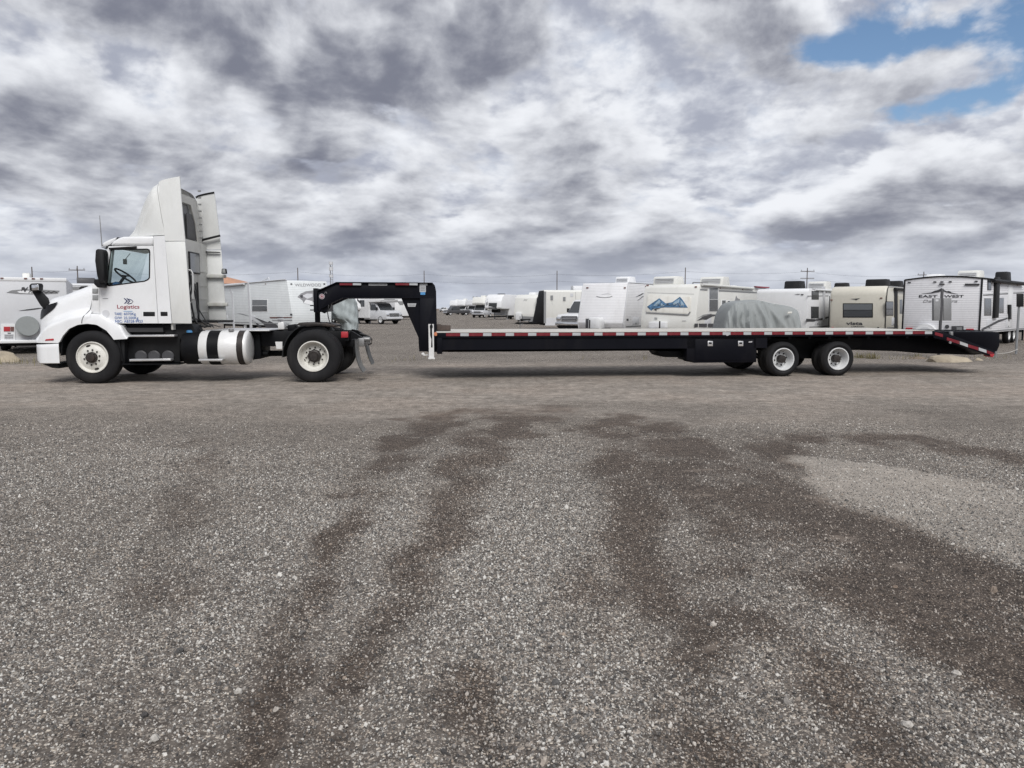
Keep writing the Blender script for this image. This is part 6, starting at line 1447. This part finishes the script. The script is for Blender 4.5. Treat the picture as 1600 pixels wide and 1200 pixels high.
# ------------------------------------------------------------------ poles, wires, far things
tops = []
def pole(px, ytop, Y, label, cross=False, r=.075):
    p = depth_at(px, ytop, Y); root = empty('utility_pole', (p.x, Y, 0)); tag(root, label, 'utility pole', None)
    MB().tube([(0, 0, -.3), (0, 0, p.z)], [r * 1.2, r * .8], 10).build('shaft', 'pole', root, smooth=60)
    arms = (.5, 1.5) if cross == 2 else (.5,)
    if cross:
        for k in arms: MB().box(-1.0, 1.0, -.16, -.08, p.z - k - .045, p.z - k + .045).build('cross_arm', 'pole', root)
        for x in (-.9, 0, .9): MB().lathe([(p.z - .43, .04), (p.z - .3, .05), (p.z - .25, 0)], (x, -.14, 0), 'z', 8).build('insulator', 'mgrey', root)
    tops.append(Vector((p.x, Y, p.z)))
for a_ in ((49.5, 417, 90, 'utility pole above the pale grey camper at the left edge', 0), (120.5, 415.5, 95, 'utility pole with cross arm left of the truck mirror', 1), (465, 418.5, 110, 'utility pole above the animal emblem trailer', 0),
           (662.6, 423, 125, 'utility pole above the gooseneck corner', 0), (870.4, 423, 120, 'utility pole above the black nosed cargo trailer', 0), (1071, 418, 115, 'utility pole above the blue peaks trailer', 0),
           (1261.6, 418.5, 112, 'utility pole with two cross arms right of the black roof unit', 2), (1443.6, 424.5, 120, 'utility pole with cross arm over the mountain emblem trailer', 1)): pole(*a_)
for k in range(len(tops) - 1):
    for n, (dz_, dx_) in enumerate(((.55, 0), (1.6, .0))):
        a_, b_ = tops[k] - Vector((0, 0, dz_)), tops[k + 1] - Vector((0, 0, dz_)); sag = .02 * (b_ - a_).length
        m = MB().tube([a_.lerp(b_, t / 14) - Vector((0, 0, sag * 4 * (t / 14) * (1 - t / 14))) for t in range(15)], .009, 5); o = m.build('power_line', 'hose', None, smooth=60)
        tag(o, ('upper' if n == 0 else 'lower') + ' power line over the %s gap between poles counted from the left' % ('first', 'second', 'third', 'fourth', 'fifth', 'sixth', 'seventh')[k], 'power line', 'power lines over the yard')
p = depth_at(517, 409, 320); r = empty('radio_mast', (p.x, 320, 0)); tag(r, 'banded radio mast rising above the gooseneck post', 'mast')
H_ = p.z
for k in range(3):
    t = k * 2.094; MB().tube([(.75 * math.cos(t), .75 * math.sin(t), 0), (.55 * math.cos(t), .55 * math.sin(t), H_)], .10, 6).build('leg', 'galv', r)
for k in range(int(H_ / 1.3)):
    z = k * 1.3; MB().tube([(.7 * math.cos(j * 2.094), .7 * math.sin(j * 2.094), z + (.65 if j % 2 else 0)) for j in range(4)], .06, 5).build('brace', 'galv', r)
for z, h_ in ((H_ - 1.2, 1.2), (H_ - 3.6, 1.4), (H_ - 6.4, 1.1)): MB().lathe([(z, 0), (z, .85), (z + h_, .85), (z + h_, 0)], (0, 0, 0), 'z', 14).build('antenna_drum', 'lgrey', r)
p = depth_at(742.4, 464, 230); r = empty('yard_light', (p.x, 230, 0)); tag(r, 'thin mast with two flood lights above the far motorhomes', 'light mast')
MB().tube([(0, 0, 0), (0, 0, p.z)], .09, 8).build('mast', 'galv', r); MB().tube([(-.5, 0, p.z - .2), (.5, 0, p.z - .2)], .05, 6).build('arm', 'galv', r)
for k in (-1, 1): MB().box(k * .5 - .22, k * .5 + .22, -.15, .15, p.z - .2, p.z + .15).build('flood_light', 'mgrey', r, .03)
# far house
e0, e1 = depth_at(373, 443, 95), depth_at(340, 428, 95); r = empty('house', (e1.x - 3.0, 95, 0)); tag(r, 'distant house with orange hipped roof behind the truck cab', 'house')
hw = e0.x - (e1.x - 3.0)
MB().box(-hw + .4, hw - .4, .4, 8.6, 0, e0.z).build('wall', 'rock', r)
MB().add([(-hw, 0, e0.z), (hw, 0, e0.z), (hw, 9, e0.z), (-hw, 9, e0.z), (-hw + 3.8, 4.5, e1.z), (hw - 3.8, 4.5, e1.z)], [(0, 1, 5, 4), (1, 2, 5), (2, 3, 4, 5), (3, 0, 4), (0, 3, 2, 1)]).build('roof', 'orange', r, smooth=0)
for x in (-2, 2): MB().box(x - .6, x + .6, .36, .40, 1.2, 2.6).build('window', 'win', r)
# low earth bank closing the far end of the yard
xs = np.linspace(-900, 900, 181); rows = [[(x, 430 + 20 * k, (0, 1.0, 1.2, 0)[k] * (.7 + .6 * fbm(np.array(x * .02), np.array(3.)).item()) - (.2 if k in (0, 3) else 0)) for x in xs] for k in range(4)]
o = MB().grid(rows).build('earth_bank', 'rock2', None, smooth=60); tag(o, kind='structure')
